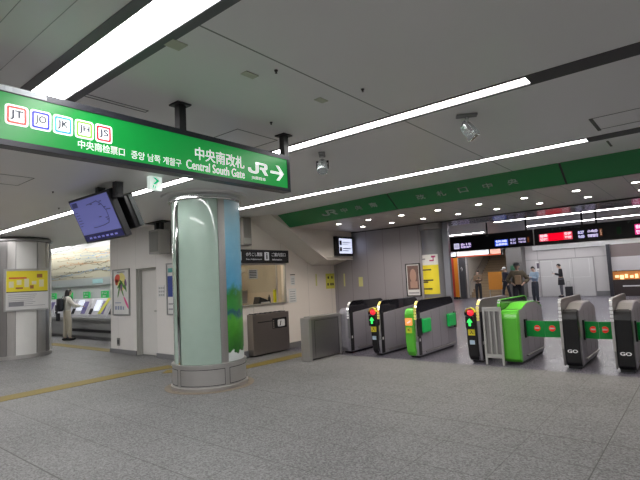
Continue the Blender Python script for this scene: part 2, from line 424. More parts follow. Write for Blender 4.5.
# downlights
def down():
    t=thing('downlight','','lamp',(0,0,2.66))
    build('trim_ring',MB().lathe([(.062,2.66),(.062,2.652),(.052,2.650),(.052,2.66)],seg=20),M_chrome,t,smooth=True)
    build('lens',MB().lathe([(.051,2.6595),(.047,2.654)],seg=20),M_down,t)
    return t
dp=down(); first=True
for yy,lab in ((7.9,'round downlight in the front row of the low ceiling beside the green fascia'),(8.8,'round downlight in the back row of the low ceiling over the gates')):
    for k in range(10):
        x=-.68+.75-.745*k
        if x<-6.6: continue
        if first: dp.location=(x,yy,2.66); dp['label']=lab; dp['group']='front row of downlights'; first=False
        else: dup(dp,(x,yy,2.66),lab,'front row of downlights' if yy<8 else 'back row of downlights')

for yy in (7.9,8.8):
    for k in range(10):
        x=-.68+.75-.745*k
        if x<-6.6: continue
        l=bpy.data.lights.new('downlight_lamp','SPOT'); l.energy=75; l.color=(1,.90,.80); l.spot_size=2.5; l.spot_blend=.7; l.shadow_soft_size=.045
        lo=bpy.data.objects.new('downlight_lamp',l); C.objects.link(lo); lo.location=(x,yy,2.645)

# ------------------------------------------------------------------ green fascia
t=thing('fascia_sign','long dark green fascia across the ceiling above the ticket gates','sign',(-7.0,6.83,2.66))
Q=[(6.83,2.9),(7.18,2.66),(7.24,2.66),(7.24,2.9)]
mb=MB(); A=[mb.bm.verts.new((-7.12,y+.27,z)) for y,z in Q]; B=[mb.bm.verts.new((-4.075,y,z)) for y,z in Q]
mb._f(A); mb._f(B[::-1])
for i in range(4): mb._f([A[i],A[(i+1)%4],B[(i+1)%4],B[i]])
build('fascia_panel',mb,M_greenband,t)
for a,b in ((-4.045,-1.415),(-1.385,1.25),(1.28,4),(4.03,8)):
    o=build('fascia_panel',MB().prism(Q,'x',a,b),M_greenband,t)
for x in (-4.075,-1.415,1.25,4.0): build('joint_strip',MB().prism([(6.85,2.9),(7.2,2.66),(7.24,2.66),(7.24,2.9)],'x',x,x+.03),M_blackm,t)
# lettering on the slope
sl=Vector((0,.35,-.24)).normalized(); nrm=Vector((0,-.24,-.35)).normalized()
mt=Matrix(((1,0,0,0),(0,-sl.y,nrm.y,6.83),(0,-sl.z,nrm.z,2.9),(0,0,0,1)))   # u=X, v=up the slope (0 at top edge, negative below)
def mts(x): return Matrix.Translation((0,.27*max(0,(-4.075-x))/3.045,0))@mt
poly_part(jr_polys(-5.70,-.27,-5.34,-.13),None,0,'logo',M_letgrey,t,.012,mts(-5.4))
x=-5.16
for ch,xx in (('中',-5.14),('央',-4.80),('南',-4.46),('改',-3.52),('札',-3.16),('口',-2.8),('中',-2.42),('央',-2.06)):
    fit_text(ch,(xx-.07,-.26,xx+.07,-.15),None,0,'letter',M_letgrey,t,mtx=mts(xx),th=.012)

# ------------------------------------------------------------------ hanging green direction sign
t=thing('direction_sign','long backlit green hanging sign with white lettering, rail line badges and arrow','sign',(-3.07,2.3,2.33))
SX=-2.97
build('frame',MB().box(-3.07,SX-.012,.3,3.26,2.34,2.685),M_signframe,t,.006)
mb=MB(); mb.box(SX-.012,SX,.3,3.26,2.645,2.685); mb.box(SX-.012,SX,.3,3.26,2.34,2.372); mb.box(SX-.012,SX,3.225,3.26,2.372,2.645); mb.box(SX-.012,SX,.3,.33,2.372,2.645)
build('bezel',mb,M_signframe,t)
build('sign_face',MB().box(SX-.012,SX-.006,.33,3.225,2.372,2.645),M_signgreen,t)
D=SX-.006
fit_text('中央南改札',(2.19,2.475,2.69,2.577),'X',D,'lettering',M_signwhite,t,.002)
fit_text('Central South Gate',(2.108,2.392,2.69,2.462),'X',D,'lettering',M_signwhite,t,.0)
fit_text('中央南检票口',(1.311,2.397,1.617,2.452),'X',D,'lettering',M_signwhite,t,0)
fit_text('중앙 남쪽 개찰구',(1.664,2.393,2.063,2.449),'X',D,'lettering',M_signwhite,t,.0)
poly_part(jr_polys(2.735,2.455,2.968,2.558),'X',D,'logo',M_signwhite,t)
fit_text('JR東日本',(2.77,2.398,2.94,2.43),'X',D,'lettering',M_signwhite,t,0)
poly_part(arrow_polys(3.005,2.43,3.175,2.568),'X',D,'arrow',M_signwhite,t)
cols=[('JT',(.9,.10,.08)),('JO',(.03,.04,.6)),('JK',(.05,.45,.75)),('JH',(.25,.65,.05)),('JS',(.6,.0,.03))]
for (s,c),(a,b) in zip(cols,((.911,1.031),(1.039,1.155),(1.164,1.281),(1.292,1.409),(1.419,1.532))):
    bd=poly_part([rrect(a,2.463,b,2.582,.018)],'X',D,'line_badge',M_signwhite,t,.002)
    mb=MB(); o1=rrect(a+.010,2.473,b-.010,2.572,.012); o2=rrect(a+.021,2.484,b-.021,2.561,.006)
    n=len(o1)
    for i in range(n): mb.prism([o1[i],o1[(i+1)%n],o2[(i+1)%n],o2[i]],'z',.002,.003)
    mb.xf(face_matrix('X',D))
    build('badge_border',mb,mat('badge '+s,c,.4,0,c,.35),bd)
    fit_text(s,(a+.027,2.495,b-.027,2.551),'X',D+.002,'badge_letters',mat('badge letters',(.01,.015,.06),.4),bd,.012,th=.002)
lb=build('label_plate',MB().box(SX,SX+.003,.80,1.125,2.650,2.682),M_label,t)
build('label_symbol',MB().box(SX+.003,SX+.004,.91,.945,2.655,2.678),mat('label symbol',(.75,.8,.85),.3),lb)
for y in (2.1,3.25): build('hanger_rod',MB().box(-3.055,-2.995,y-.03,y+.03,2.68,2.89).box(-3.085,-2.965,y-.06,y+.06,2.888,2.9),M_blackm,t)

# green exit sign
t=thing('exit_sign','small white exit sign with green running arrow hanging left of the pillar top','sign',(-5.3,3.27,2.72))
build('housing',MB().box(-5.33,-5.27,3.19,3.36,2.73,2.9),mat('exit sign panel',(.8,.85,.82),.4,0,(.85,1,.93),1.2),t)
poly_part([[(3.23,2.80),(3.27,2.80),(3.325,2.85),(3.27,2.888),(3.23,2.888),(3.28,2.85)],rect(3.23,2.755,3.25,2.79),rect(3.262,2.745,3.275,2.78)],'X',-5.27,'pictogram',mat('exit green',(0,.5,.2),.4,0,(0,.6,.25),.9),t)

# ------------------------------------------------------------------ monitors back to back
def monitor(name,label,tl_y,flip):
    t=thing(name,label,'screen',(-6.46,3.09,2.9))
    # screen plane tilted; local frame: width along X, height w tilt
    th=math.radians(24); s=-1 if not flip else 1
    cx=-6.46; W=1.13; H=.66
    ctop=Vector((cx,tl_y,2.80))
    up=Vector((0,-math.sin(th)*(1 if not flip else -1),math.cos(th)))
    n=Vector((0,s*math.cos(th),-math.sin(th)))
    ux=Vector((1,0,0)) if not flip else Vector((-1,0,0))
    m=Matrix.Identity(4)
    for i,v in enumerate((ux,up,n)):
        for k in range(3): m[k][i]=v[k]
    m.translation=ctop
    def B(u0,u1,v0,v1,w0,w1,mb=None):
        mb=mb or MB(); mb.box(u0,u1,v0,v1,w0,w1); return mb
    build('casing',B(-W/2,W/2,-H,0,-.09,0).xf(m),M_blackm,t,.008)
    sp=build('screen_panel',B(-W/2+.03,W/2-.03,-H+.13,-.03,0,.004).xf(m),mat('blue screen',(.12,.13,.35),.25,0,(.2,.21,.55),.8),t)
    st=build('status_strip',B(-W/2+.03,W/2-.03,-H+.03,-H+.12,0,.003).xf(m),mat('dark strip',(.02,.02,.08),.25,0,(.03,.03,.12),.8),t)
    ink=mat('screen map ink',(.02,.02,.1),.4,0,(.06,.07,.25),.5)
    mb=MB(); r=random.Random(3)
    B(-.50,-.34,-.12,-.05,.004,.006,mb)
    for k in range(6): B(-.50,-.50+r.uniform(.06,.14),-.2-k*.04,-.19-k*.04,.004,.006,mb)
    pts=[(-.1,-.12),(.1,-.11),(.2,-.1),(.3,-.16),(.36,-.26),(.35,-.36),(.3,-.42),(.15,-.44),(0,-.45),(-.15,-.45)]
    for a,b in zip(pts,pts[1:]):
        d=(Vector(b)-Vector(a)).normalized(); p=Vector((-d.y,d.x))*.005
        mb.prism([tuple(Vector(a)+p),tuple(Vector(a)-p),tuple(Vector(b)-p),tuple(Vector(b)+p)],'z',.004,.006)
    for k in range(9):
        u,v=r.uniform(0,.42),r.uniform(-.4,-.08); B(u,u+.06,v,v+.012,.004,.006,mb)
    mb.xf(m); build('map_drawing',mb,ink,sp)
    mb=MB()
    for k in range(7): B(-.4+k*.12,-.4+k*.12+.07,-H+.06,-H+.085,.003,.005,mb)
    mb.xf(m)
    build('rear_housing',B(-.30,W/2+.03,-.60,-.14,-.30,-.16).xf(m),M_black,t,.01)
    build('housing_side',B(W/2+.03,W/2+.05,-.59,-.15,-.29,-.22).xf(m),mat('grey plastic side',(.05,.06,.06),.4),t)
    build('mount_plate',B(-.25,.25,-.4,-.2,-.16,-.09).xf(m),M_blackm,t)
    for x in (-6.30,-5.83): build('drop_arm',MB().box(x-.045,x+.045,3.02,3.12,2.70,2.9),M_blackm,t)
    build('ticker_text',mb,mat('ticker blue',(.2,.2,.5),.4,0,(.2,.2,.6),.8),st)
    return t
mo=monitor('hanging_monitor','tilted blue map screen hanging left of the pillar, facing the hall',2.95,False)
# ------------------------------------------------------------------ ceiling small fittings
def cam(x,y,label,rz,tl=.65):
    t=thing('ceiling_spotlight',label,'spotlight',(x,y,2.9))
    build('base_plate',MB().box(-.09,.09,-.035,.035,-.02,0).xf(Matrix.Translation((x,y,2.9))@Matrix.Rotation(rz,4,'Z')),mat('grey plate',(.3,.3,.31),.5),t,.004)
    build('stem',MB().tube((x,y,2.88),(x,y,2.81),.016),M_chrome,t,smooth=True)
    m=Matrix.Translation((x,y,2.77))@Matrix.Rotation(rz,4,'Z')@Matrix.Rotation(tl,4,'Y')
    hd=build('lamp_head',MB().lathe([(.015,.05),(.05,.045),(.058,.0),(.062,-.09),(.055,-.10),(.02,-.10)],seg=18).xf(m),mat('pearl grey metal',(.55,.6,.6),.2,.8),t,smooth=True)
    build('yoke',MB().box(-.012,.012,-.07,-.06,-.05,.06).box(-.012,.012,.06,.07,-.05,.06).box(-.012,.012,-.07,.07,.055,.065).xf(m),M_blackm,t)
    return t
cam(-1.53,4.03,'silver spotlight on the ceiling between the lamp rows, the right one of two',.5,-.6)
cam(-3.2,4.05,'silver spotlight on the ceiling just past the end of the green direction sign',2.2)
def vent(x,y,sx,sy,label,name='ceiling_plate',m=None):
    o=build(name,MB().box(x-sx,x+sx,y-sy,y+sy,2.893,2.8995),m or mat('cream plate',(.55,.56,.45),.5)); tag(o,label,'ceiling plate'); return o
vent(-2.26,2.12,.03,.055,'small cream ceiling plate above the hanging green sign')
vent(-2.21,2.82,.03,.05,'small cream ceiling plate between sign and middle lamp row')
vent(-2.26,1.55,.045,.05,'cream ceiling plate beside the nearest wide lamp')
def nub(x,y,label):
    o=build('sprinkler_head',MB().lathe([(.013,2.903),(.012,2.892),(.006,2.888),(.006,2.88),(.009,2.878)],x,y,12),mat('dark bronze',(.06,.05,.05),.4,.6),smooth=True); tag(o,label,'sprinkler')
nub(-1.86,2.88,'tiny dark sprinkler head above the middle lamp row')
nub(-2.09,2.2,'tiny sprinkler head right of the cream ceiling plate')
nub(-2.84,2.9,'tiny sprinkler head beside the hanger rod of the green sign')
nub(-6.9,2.7,'tiny dark sprinkler head left of the hanging screens, nearer one')
nub(-8.2,3.3,'tiny dark sprinkler head left of the hanging screens, farther one')
def hatch(x0,x1,y0,y1,n,label):
    g=.006; mb=MB(); z0,z1=2.8965,2.8998
    mb.box(x0,x1,y0,y0+g,z0,z1).box(x0,x1,y1-g,y1,z0,z1).box(x0,x0+g,y0+g,y1-g,z0,z1).box(x1-g,x1,y0+g,y1-g,z0,z1)
    o=struct('trim_%d'%n,mb,mat('hatch edge',(.16,.16,.15),.5),label=label)
hatch(-3.62,-3.17,2.80,3.32,20,'thin edge of the ceiling access panel behind the green sign')
hatch(-6.75,-6.2,1.6,2.22,21,'thin edge of the ceiling access panel at far left')
hatch(-.73,.5,5.05,5.52,22,'thin edge of the ceiling access panel at right')
hatch(-3.35,-3.3,1.45,2.0,23,'ceiling panel seam')
mb=MB().box(-.745,-.715,5.05,5.55,2.893,2.9).box(-.75,-.73,6.1,6.4,2.893,2.9); struct('trim_24',mb,mat('dark seam strip',(.10,.10,.09),.6))  # dark strips along ceiling seams
mb=MB()
for yy in (.62,.80,.98,.44,.26): mb.box(-26,-1.7,yy,yy+.003,2.8985,2.9)
struct('trim_25',mb,mat('plank seam',(.42,.42,.42),.6))

# ------------------------------------------------------------------ big round pillar
cx,cy=-6.05,4.62
t=thing('round_pillar','round pillar clad in pale green glass with stainless base, in front of the office','pillar',(cx,cy,0))
build('core',MB().lathe([(.505,.3),(.505,2.82)],cx,cy,48),M_steeld,t,smooth=True)
pan=[(-1.53,-.32),(-.08,1.13),(1.37,2.58),(2.82,3.6),(3.72,4.6)]
for a,b in pan: build('glass_panel',MB().arcslab(.505,.52,.36,2.80,cx,cy,a,b),M_glassgr,t,smooth=True)
for c,w in ((-1.60,.05),(-.215,.10),(1.25,.10),(2.7,.10),(3.66,.05)): build('cover_strip',MB().arcslab(.505,.53,.34,2.80,cx,cy,c-w,c+w,6),M_steelv if w>.06 else M_chrome,t,smooth=True)
build('top_ring',MB().lathe([(.50,2.785),(.545,2.785),(.56,2.80),(.56,2.855),(.50,2.86)],cx,cy,64),M_chrome,t,smooth=True)
build('ceiling_collar',MB().lathe([(.50,2.86),(.66,2.872),(.67,2.8995),(.5,2.8995)],cx,cy,64),M_ceil,t,smooth=True)
b=build('base_drum',MB().lathe([(.5,.0),(.575,.0),(.575,.05),(.55,.055),(.55,.33),(.56,.335),(.56,.37),(.5,.375)],cx,cy,64),M_steel,t,smooth=True)
for a0,a1 in ((-1.5,-.25),(-2.2,-1.62),(-.12,.9)):
    mb=MB(); r0,r1=.55,.5515
    mb.arcslab(r0,r1,.075,.083,cx,cy,a0,a1); mb.arcslab(r0,r1,.30,.308,cx,cy,a0,a1)
    mb.arcslab(r0,r1,.083,.30,cx,cy,a0,a0+.012,2); mb.arcslab(r0,r1,.083,.30,cx,cy,a1-.012,a1,2)
    build('panel_joint',mb,M_ink,b)
# wrapped advert
ad=build('advert_sheet',MB().arcslab(.52,.528,.38,2.78,cx,cy,-.11,.95),mat('advert sky',(.25,.55,.72),.35),t,smooth=True)
def skyblend():
    m,nt,b=nodes('advert print'); tc=nt.nodes.new('ShaderNodeTexCoord'); sp=nt.nodes.new('ShaderNodeSeparateXYZ'); nt.links.new(tc.outputs['Object'],sp.inputs[0])
    n=nt.nodes.new('ShaderNodeTexNoise'); n.inputs['Scale'].default_value=9; n.inputs['Detail'].default_value=6; nt.links.new(tc.outputs['Object'],n.inputs['Vector'])
    z=math_node(nt,'ADD',sp.outputs[2],math_node(nt,'MULTIPLY',math_node(nt,'SUBTRACT',n.outputs['Fac'],.5),.35))
    cr=nt.nodes.new('ShaderNodeValToRGB'); e=cr.color_ramp; e.interpolation='LINEAR'
    nt.links.new(math_node(nt,'DIVIDE',z,3),cr.inputs[0])
    cs=[(0,(.75,.8,.8)),(.17,(.75,.8,.8)),(.175,(.02,.12,.02)),(.27,(.06,.3,.03)),(.33,(.10,.42,.05)),(.36,(.02,.10,.18)),(.38,(.05,.3,.06)),(.46,(.04,.22,.04)),(.50,(.10,.38,.62)),(.75,(.28,.58,.75)),(.93,(.45,.68,.78))]
    while len(e.elements)>1: e.elements.remove(e.elements[0])
    e.elements[0].position=0; e.elements[0].color=(*cs[0][1],1)
    for p,c in cs[1:]: k=e.elements.new(p); k.color=(*c,1)
    nt.links.new(cr.outputs[0],b.inputs['Base Color']); b.inputs['Roughness'].default_value=.3
    return m
ad.data.materials[0]=skyblend()
build('floor_ring',MB().lathe([(.57,.0005),(.67,.0005),(.67,.003),(.57,.003)],cx,cy,48),mat('stained floor ring',(.23,.185,.14),.6,noise=.3),t)

# left column
cx2,cy2=-13.42,4.42
t=thing('round_column','stainless and white clad column at the left edge with yellow poster','pillar',(cx2,cy2,0))
R=.74
build('core',MB().lathe([(R-.02,0),(R-.02,2.8)],cx2,cy2,48),M_steeld,t,smooth=True)
ca=math.atan2(-cy2,-cx2)
for c,w,m in ((.26,.30,M_white),(-.43,.13,M_steeld),(-.17,.11,M_steelv),(.76,.17,M_steel),(1.04,.09,M_steeld),(-1.0,.42,M_white),(1.6,.4,M_white)):
    build('cladding_panel',MB().arcslab(R-.02,R,.06,2.78,cx2,cy2,ca+c-w,ca+c+w,12),m,t,smooth=True)
build('top_ring',MB().lathe([(R-.03,2.78),(R+.03,2.80),(R+.03,2.84),(R-.03,2.8995)],cx2,cy2,48),M_steeld,t,smooth=True)
build('base_ring',MB().lathe([(R-.03,0),(R+.015,0),(R+.015,.08),(R-.03,.09)],cx2,cy2,48),M_steel,t,smooth=True)
# poster board in front of the column, its plane faces the hall
def board(name,label,cat,centre,face_dir,w,h,frame_m,paper_m,draw,fw=.03,th=.03):
    t=thing(name,label,cat,centre)
    n=Vector(face_dir).normalized(); u=Vector((0,0,1)).cross(n).normalized(); v=Vector((0,0,1))
    m=Matrix.Identity(4)
    for i,a in enumerate((u,v,n)):
        for k in range(3): m[k][i]=a[k]
    m.translation=Vector(centre)
    mb=MB(); mb.box(-w/2,w/2,h-fw,h,0,th).box(-w/2,w/2,0,fw,0,th).box(-w/2,-w/2+fw,fw,h-fw,0,th).box(w/2-fw,w/2,fw,h-fw,0,th)
    build('frame',mb.xf(m),frame_m,t)
    p=build('sheet',MB().box(-w/2+fw,w/2-fw,fw,h-fw,0,th*.5).xf(m),paper_m,t)
    z=th*.5
    for nm,rects,mm in draw(w,h):
        mb=MB()
        for r in rects:
            if len(r)==4 and not isinstance(r[0],tuple): mb.box(r[0],r[2],r[1],r[3],z,z+.0015)
            else: mb.prism(list(r),'z',z,z+.0015)
        z+=.0008
        build(nm,mb.xf(m),mm,p)
    return t,m
col=lambda n,c,e=0: mat(n,c,.5,0,c if e else None,e)
def dr(w,h):
    r=random.Random(5)
    yield 'printed_panel',[(-w/2+.05,h*.46,w/2-.05,h-.05)],M_yel
    yield 'caption',[(-w/2+.05,h*.44,w/2-.05,h*.46)],M_ink
    yield 'heading',[(-w/2+.1,h*.76,-.02,h*.80)],col('poster red',(.7,.15,.05))
    yield 'drawing',[(-w/2+.1+.16*k,h*(.56+.06*(k%2)),-w/2+.2+.16*k,h*(.70+.03*(k%3))) for k in range(5)],col('poster cream',(.8,.75,.5))
    yield 'figure',[(.05,h*.52,.13,h*.6),(-.25,h*.52,-.1,h*.56),(.2,h*.78,.32,h*.87)],col('poster brown',(.35,.15,.05))
    yield 'small_print',[(-w/2+.08,h*(.38-.045*k),w/2-.1-r.uniform(0,.3),h*(.39-.045*k)) for k in range(7)],col('grey print',(.35,.35,.38))
    yield 'photograph',[(-w/2+.1,h*.12,-.08,h*.22)],col('grey print 2',(.25,.25,.28))
nx=Vector((math.cos(ca+.27),math.sin(ca+.27),0))
t2,_=board('framed_poster','framed yellow and white poster on the left column','poster',Vector((cx2,cy2,1.12))+nx*(R+.005),nx,.98,1.0,mat('silver frame',(.5,.5,.5),.3,.7),M_paper,dr,.035)
# small warm lit panel at the very left of the column
t=thing('lit_advert_panel','warm lit advert panel at the extreme left edge of the picture','sign',(-14.1,3.88,1.4))
a=ca-1.18
build('light_box',MB().box(-.03,.03,-.3,.3,0,.62).xf(Matrix.Translation((cx2+(R+.03)*math.cos(a),cy2+(R+.03)*math.sin(a),1.35))@Matrix.Rotation(a,4,'Z')),mat('warm light panel',(.8,.4,.2),.4,0,(1,.45,.2),1.6),t)
build('picture',MB().box(.03,.033,-.24,.24,.12,.3).xf(Matrix.Translation((cx2+(R+.03)*math.cos(a),cy2+(R+.03)*math.sin(a),1.35))@Matrix.Rotation(a,4,'Z')),mat('dim picture',(.35,.2,.15),.4),t)

# ------------------------------------------------------------------ service wall fittings
def dr(w,h):
    import itertools
    def ell(cx,cy,a,b,rot=0,n=16): return tuple((cx+a*math.cos(2*PI*i/n)*math.cos(rot)-b*math.sin(2*PI*i/n)*math.sin(rot),cy+a*math.cos(2*PI*i/n)*math.sin(rot)+b*math.sin(2*PI*i/n)*math.cos(rot)) for i in range(n))
    yield 'yellow_wash',[ell(.02,h*.72,.2,.22)],col('wash yellow',(.85,.78,.3))
    yield 'heading',[(-.18,h*.92,.18,h*.945)],col('grey print',(.35,.35,.38))
    yield 'flower',[ell(-.17,h*.80,.13,.10,.3),ell(-.2,h*.72,.08,.07,1)],col('flower red',(.8,.12,.08))
    yield 'leaf',[ell(.08,h*.66,.2,.035,-.7),ell(.02,h*.56,.2,.03,-1.0),ell(-.1,h*.52,.16,.03,1.2),ell(.2,h*.62,.14,.03,-1.2),ell(-.05,h*.66,.15,.03,.6)],col('leaf green',(.10,.28,.08))
    yield 'spot',[ell(.02,h*.60,.05,.08),ell(.22,h*.7,.04,.09,.3)],col('plum',(.2,.1,.25))
    yield 'pen',[ell(.24,h*.27,.19,.035,-.9)],col('pink ink',(.8,.1,.35))
    yield 'lettering',[(-.28,h*.12,-.2,h*.2),(-.16,h*.12,-.08,h*.2),(-.04,h*.12,.04,h*.2),(-.28,h*.26,.0,h*.28),(.08,h*.12,.14,h*.19)],col('grey blue print',(.3,.35,.5))
board('framed_poster','tall framed flower poster on the white wall left of the door','poster',(-10.89,5.798,.9),(0,-1,0),.78,1.1,mat('grey frame',(.35,.36,.36),.35,.5),M_paper,dr,.03)
def dr(w,h):
    yield 'printed_panel',[(-w/2+.04,h*.35,w/2-.04,h*.75)],col('navy print',(.04,.07,.3))
    yield 'heading',[(-w/2+.06,h*.82,w/2-.1,h*.9)],col('teal print',(.1,.4,.4))
    yield 'small_print',[(-w/2+.06,h*.1,w/2-.1,h*.13),(-w/2+.06,h*.2,w/2-.1,h*.23)],col('grey print',(.35,.35,.38))
board('framed_poster','tall blue and white framed poster mostly hidden behind the round pillar','poster',(-8.6,5.798,.92),(0,-1,0),.74,1.1,mat('grey frame',(.35,.36,.36),.35,.5),M_paper,dr,.03)
o=build('paper_notice',MB().box(-9.32,-9.08,5.792,5.799,1.30,1.56),M_paper); tag(o,'small printed notice right of the service door','notice')
mb=MB()
for k in range(3):
    for i in range(3): mb.box(-9.29+.075*i,-9.235+.075*i,5.7905,5.792,1.33+.075*k,1.37+.075*k)
build('print',mb,mat('faint grey',(.45,.45,.45),.5),o)
t=thing('wall_outlet','grey outlet plate low on the white wall under the flower poster','outlet',(-11.06,5.8,.2))
build('plate',MB().box(-11.12,-11.0,5.785,5.8,.18,.36),mat('outlet grey',(.25,.25,.24),.4),t); build('socket',MB().box(-11.09,-11.03,5.78,5.785,.22,.32),M_ink,t)
t=thing('ceiling_speaker_box','grey box hung from the ceiling over the service door','speaker',(-8.97,5.5,2.9))
build('box',MB().box(-9.090,-8.700,5.45,5.72,2.22,2.72),mat('warm grey metal',(.30,.29,.27),.4,.4),t,.008)
build('grille',MB().box(-9.050,-8.740,5.444,5.45,2.26,2.68),mat('dark grille',(.18,.18,.17),.5,.3),t)
build('mount',MB().box(-9.030,-8.950,5.55,5.62,2.72,2.88).box(-8.850,-8.770,5.55,5.62,2.72,2.88).box(-9.270,-8.620,5.48,5.68,2.88,2.9),M_blackm,t)
t=thing('wall_speaker','narrow grey box on the wall above the office sign','speaker',(-7.4,6.62,2.3))
build('box',MB().box(-7.45,-7.33,6.54,6.76,2.30,2.88),mat('warm grey metal',(.30,.29,.27),.4,.4),t,.006)
build('grille',MB().box(-7.33,-7.325,6.56,6.74,2.33,2.45),mat('light grey grille',(.45,.45,.42),.5),t)

# ------------------------------------------------------------------ office
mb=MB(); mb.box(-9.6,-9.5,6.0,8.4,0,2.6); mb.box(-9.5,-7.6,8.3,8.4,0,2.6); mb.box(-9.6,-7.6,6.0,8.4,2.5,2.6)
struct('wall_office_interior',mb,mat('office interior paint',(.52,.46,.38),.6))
t=thing('office_sign','black sign with white lettering over the staffed office window','sign',(-7.4,7.1,1.93))
build('panel',MB().box(-7.45,-7.36,6.0,7.9,1.93,2.21),mat('black sign panel',(.018,.018,.022),.35),t,.004)
LW=mat('soft white print',(.75,.76,.78),.4,0,(.8,.8,.85),.25)
fit_text('のりこし精算',(6.62,2.07,7.08,2.155),'X',-7.36,'lettering',LW,t,.01)
fit_text('Fare Adjustment',(6.62,1.985,7.06,2.025),'X',-7.36,'lettering',LW,t,.01)
sq=poly_part([rrect(7.14,1.985,7.28,2.165,.012)],'X',-7.36,'pictogram_square',LW,t)
fit_text('i',(7.19,2.01,7.23,2.14),'X',-7.357,'pictogram_letter',M_ink,sq,.02)
fit_text('ご案内窓口',(7.36,2.07,7.80,2.155),'X',-7.36,'lettering',LW,t,.01)
fit_text('Information',(7.38,1.985,7.68,2.025),'X',-7.36,'lettering',LW,t,.01)
poly_part([rrect(6.42,1.985,6.49,2.165,.012)],'X',-7.36,'pictogram_square',LW,t)
w=struct('window_1',MB().box(-7.62,-7.42,6.05,7.9,1.03,1.055).box(-7.5,-7.45,7.85,7.88,1.055,1.92).box(-7.5,-7.45,6.05,6.08,1.055,1.92).box(-7.5,-7.44,6.05,7.9,1.89,1.925).box(-7.5,-7.47,7.60,7.625,1.055,1.89),M_steel,label='steel framed staffed office window')
gl,nt,b=nodes('window glass'); b.inputs['Transmission Weight'].default_value=1; b.inputs['Roughness'].default_value=.02; b.inputs['IOR'].default_value=1.05; b.inputs['Base Color'].default_value=(.9,.93,.92,1)
build('pane',MB().box(-7.488,-7.482,6.08,7.60,1.30,1.89),gl,w)
t=thing('office_counter','counter inside the staffed office below the window','counter',(-7.9,7.1,0))
build('counter_top',MB().box(-8.3,-7.62,6.05,8.28,.98,1.02),mat('grey counter',(.35,.34,.33),.4),t); build('counter_front',MB().box(-8.2,-7.66,6.05,8.28,0,.98),M_steeld,t)
o=build('office_lamp',MB().box(-9.3,-8.0,6.6,6.8,2.42,2.46),mat('office lamp',(.9,.88,.8),.4,0,(1,.9,.72),45)); tag(o,'ceiling lamp inside the staffed office','lamp')
t=thing('office_monitor','pale computer monitor on the office counter','monitor',(-7.9,6.85,1.02))
build('screen_back',MB().box(-7.95,-7.92,6.62,7.12,1.07,1.36).xf(Matrix.Identity(4)),mat('beige plastic',(.75,.73,.68),.5),t,.01); build('stand',MB().box(-7.97,-7.9,6.82,6.92,1.02,1.07).box(-8.02,-7.84,6.74,7.0,1.02,1.03),M_black,t)
t=thing('card_terminal','black and white card terminal on the office counter','terminal',(-7.8,7.4,1.02))
build('terminal_body',MB().prism([(7.25,1.02),(7.6,1.02),(7.6,1.10),(7.3,1.2)],'x',-7.9,-7.72),M_black,t,.006); build('keypad',MB().box(-7.72,-7.7,7.33,7.58,1.03,1.08),M_white,t)
o=build('yellow_file',MB().box(-7.72,-7.66,7.72,7.80,1.02,1.34),mat('bright yellow plastic',(.8,.75,.03),.4)); tag(o,'bright yellow upright file in the office window corner','file')
o=build('black_bottle',MB().lathe([(.03,1.02),(.03,1.16),(.012,1.2),(.012,1.23)],-7.75,7.62,14),M_black,smooth=True); tag(o,'small black bottle beside the yellow file in the office window','bottle')
t=thing('notice_sheet','white notice stuck on the office window glass','notice',(-7.48,6.9,1.6))
build('sheet',MB().box(-7.482,-7.478,6.78,7.03,1.60,1.80),mat('grey notice',(.5,.5,.5),.5),t); mb=MB()
for k in range(5): mb.box(-7.478,-7.476,6.80,7.0,1.625+k*.034,1.64+k*.034)
build('print',mb,M_ink,t)
for i,(a,b_,z0,z1,c) in enumerate(((6.3,6.8,1.1,1.9,(.35,.25,.18)),(6.9,7.2,1.3,2.0,(.55,.50,.42)),(7.3,7.55,1.5,1.85,(.6,.5,.15)),(7.6,7.9,1.2,1.7,(.3,.28,.35)),(7.35,7.5,1.15,1.4,(.35,.03,.02)))):
    o=build('wall_chart',MB().box(-9.5,-9.48,a,b_+.0,z0,z1),mat('chart %d'%i,c,.5)); tag(o,['brown board on the back wall of the office','cream chart on the back wall of the office','yellow chart on the back wall of the office','grey violet chart on the back wall of the office','small dark red box on the back wall of the office'][i],'chart')
o=build('light_strip_board',MB().box(-8.9,-8.82,6.1,7.9,1.78,1.90),mat('pale stand-in for a bright light strip',(.8,.76,.66),.5)); tag(o,'pale stand-in for a bright light strip across the upper part of the office interior','shelf')  # pale board colour stands in for a bright strip of light
for k,(y,z,w_,h_,c,n) in enumerate(((6.6,1.5,.18,.22,(.75,.73,.7),'white sheet pinned left on the office back wall'),(7.05,1.15,.3,.2,(.6,.5,.4),'tan sheet low on the office back wall'),(7.5,2.05,.2,.15,(.7,.66,.3),'pale yellow sheet high on the office back wall'),(7.75,1.75,.12,.12,(.75,.75,.75),'small white sheet at the right of the office back wall'))):
    o=build('pinned_sheet',MB().box(-9.47,-9.46,y,y+w_,z,z+h_),mat('sheet %d'%k,c,.5)); tag(o,n,'sheet')
t=thing('equipment_rack','dark equipment rack with small lights deep inside the office','rack',(-9.2,7.4,0))
build('case',MB().box(-9.44,-9.1,7.2,7.6,0,1.45),M_blackm,t); build('indicator',MB().box(-9.1,-9.095,7.28,7.52,1.2,1.23),mat('rack led',(.8,.5,.1),.4,0,(1,.6,.1),1.5),t)
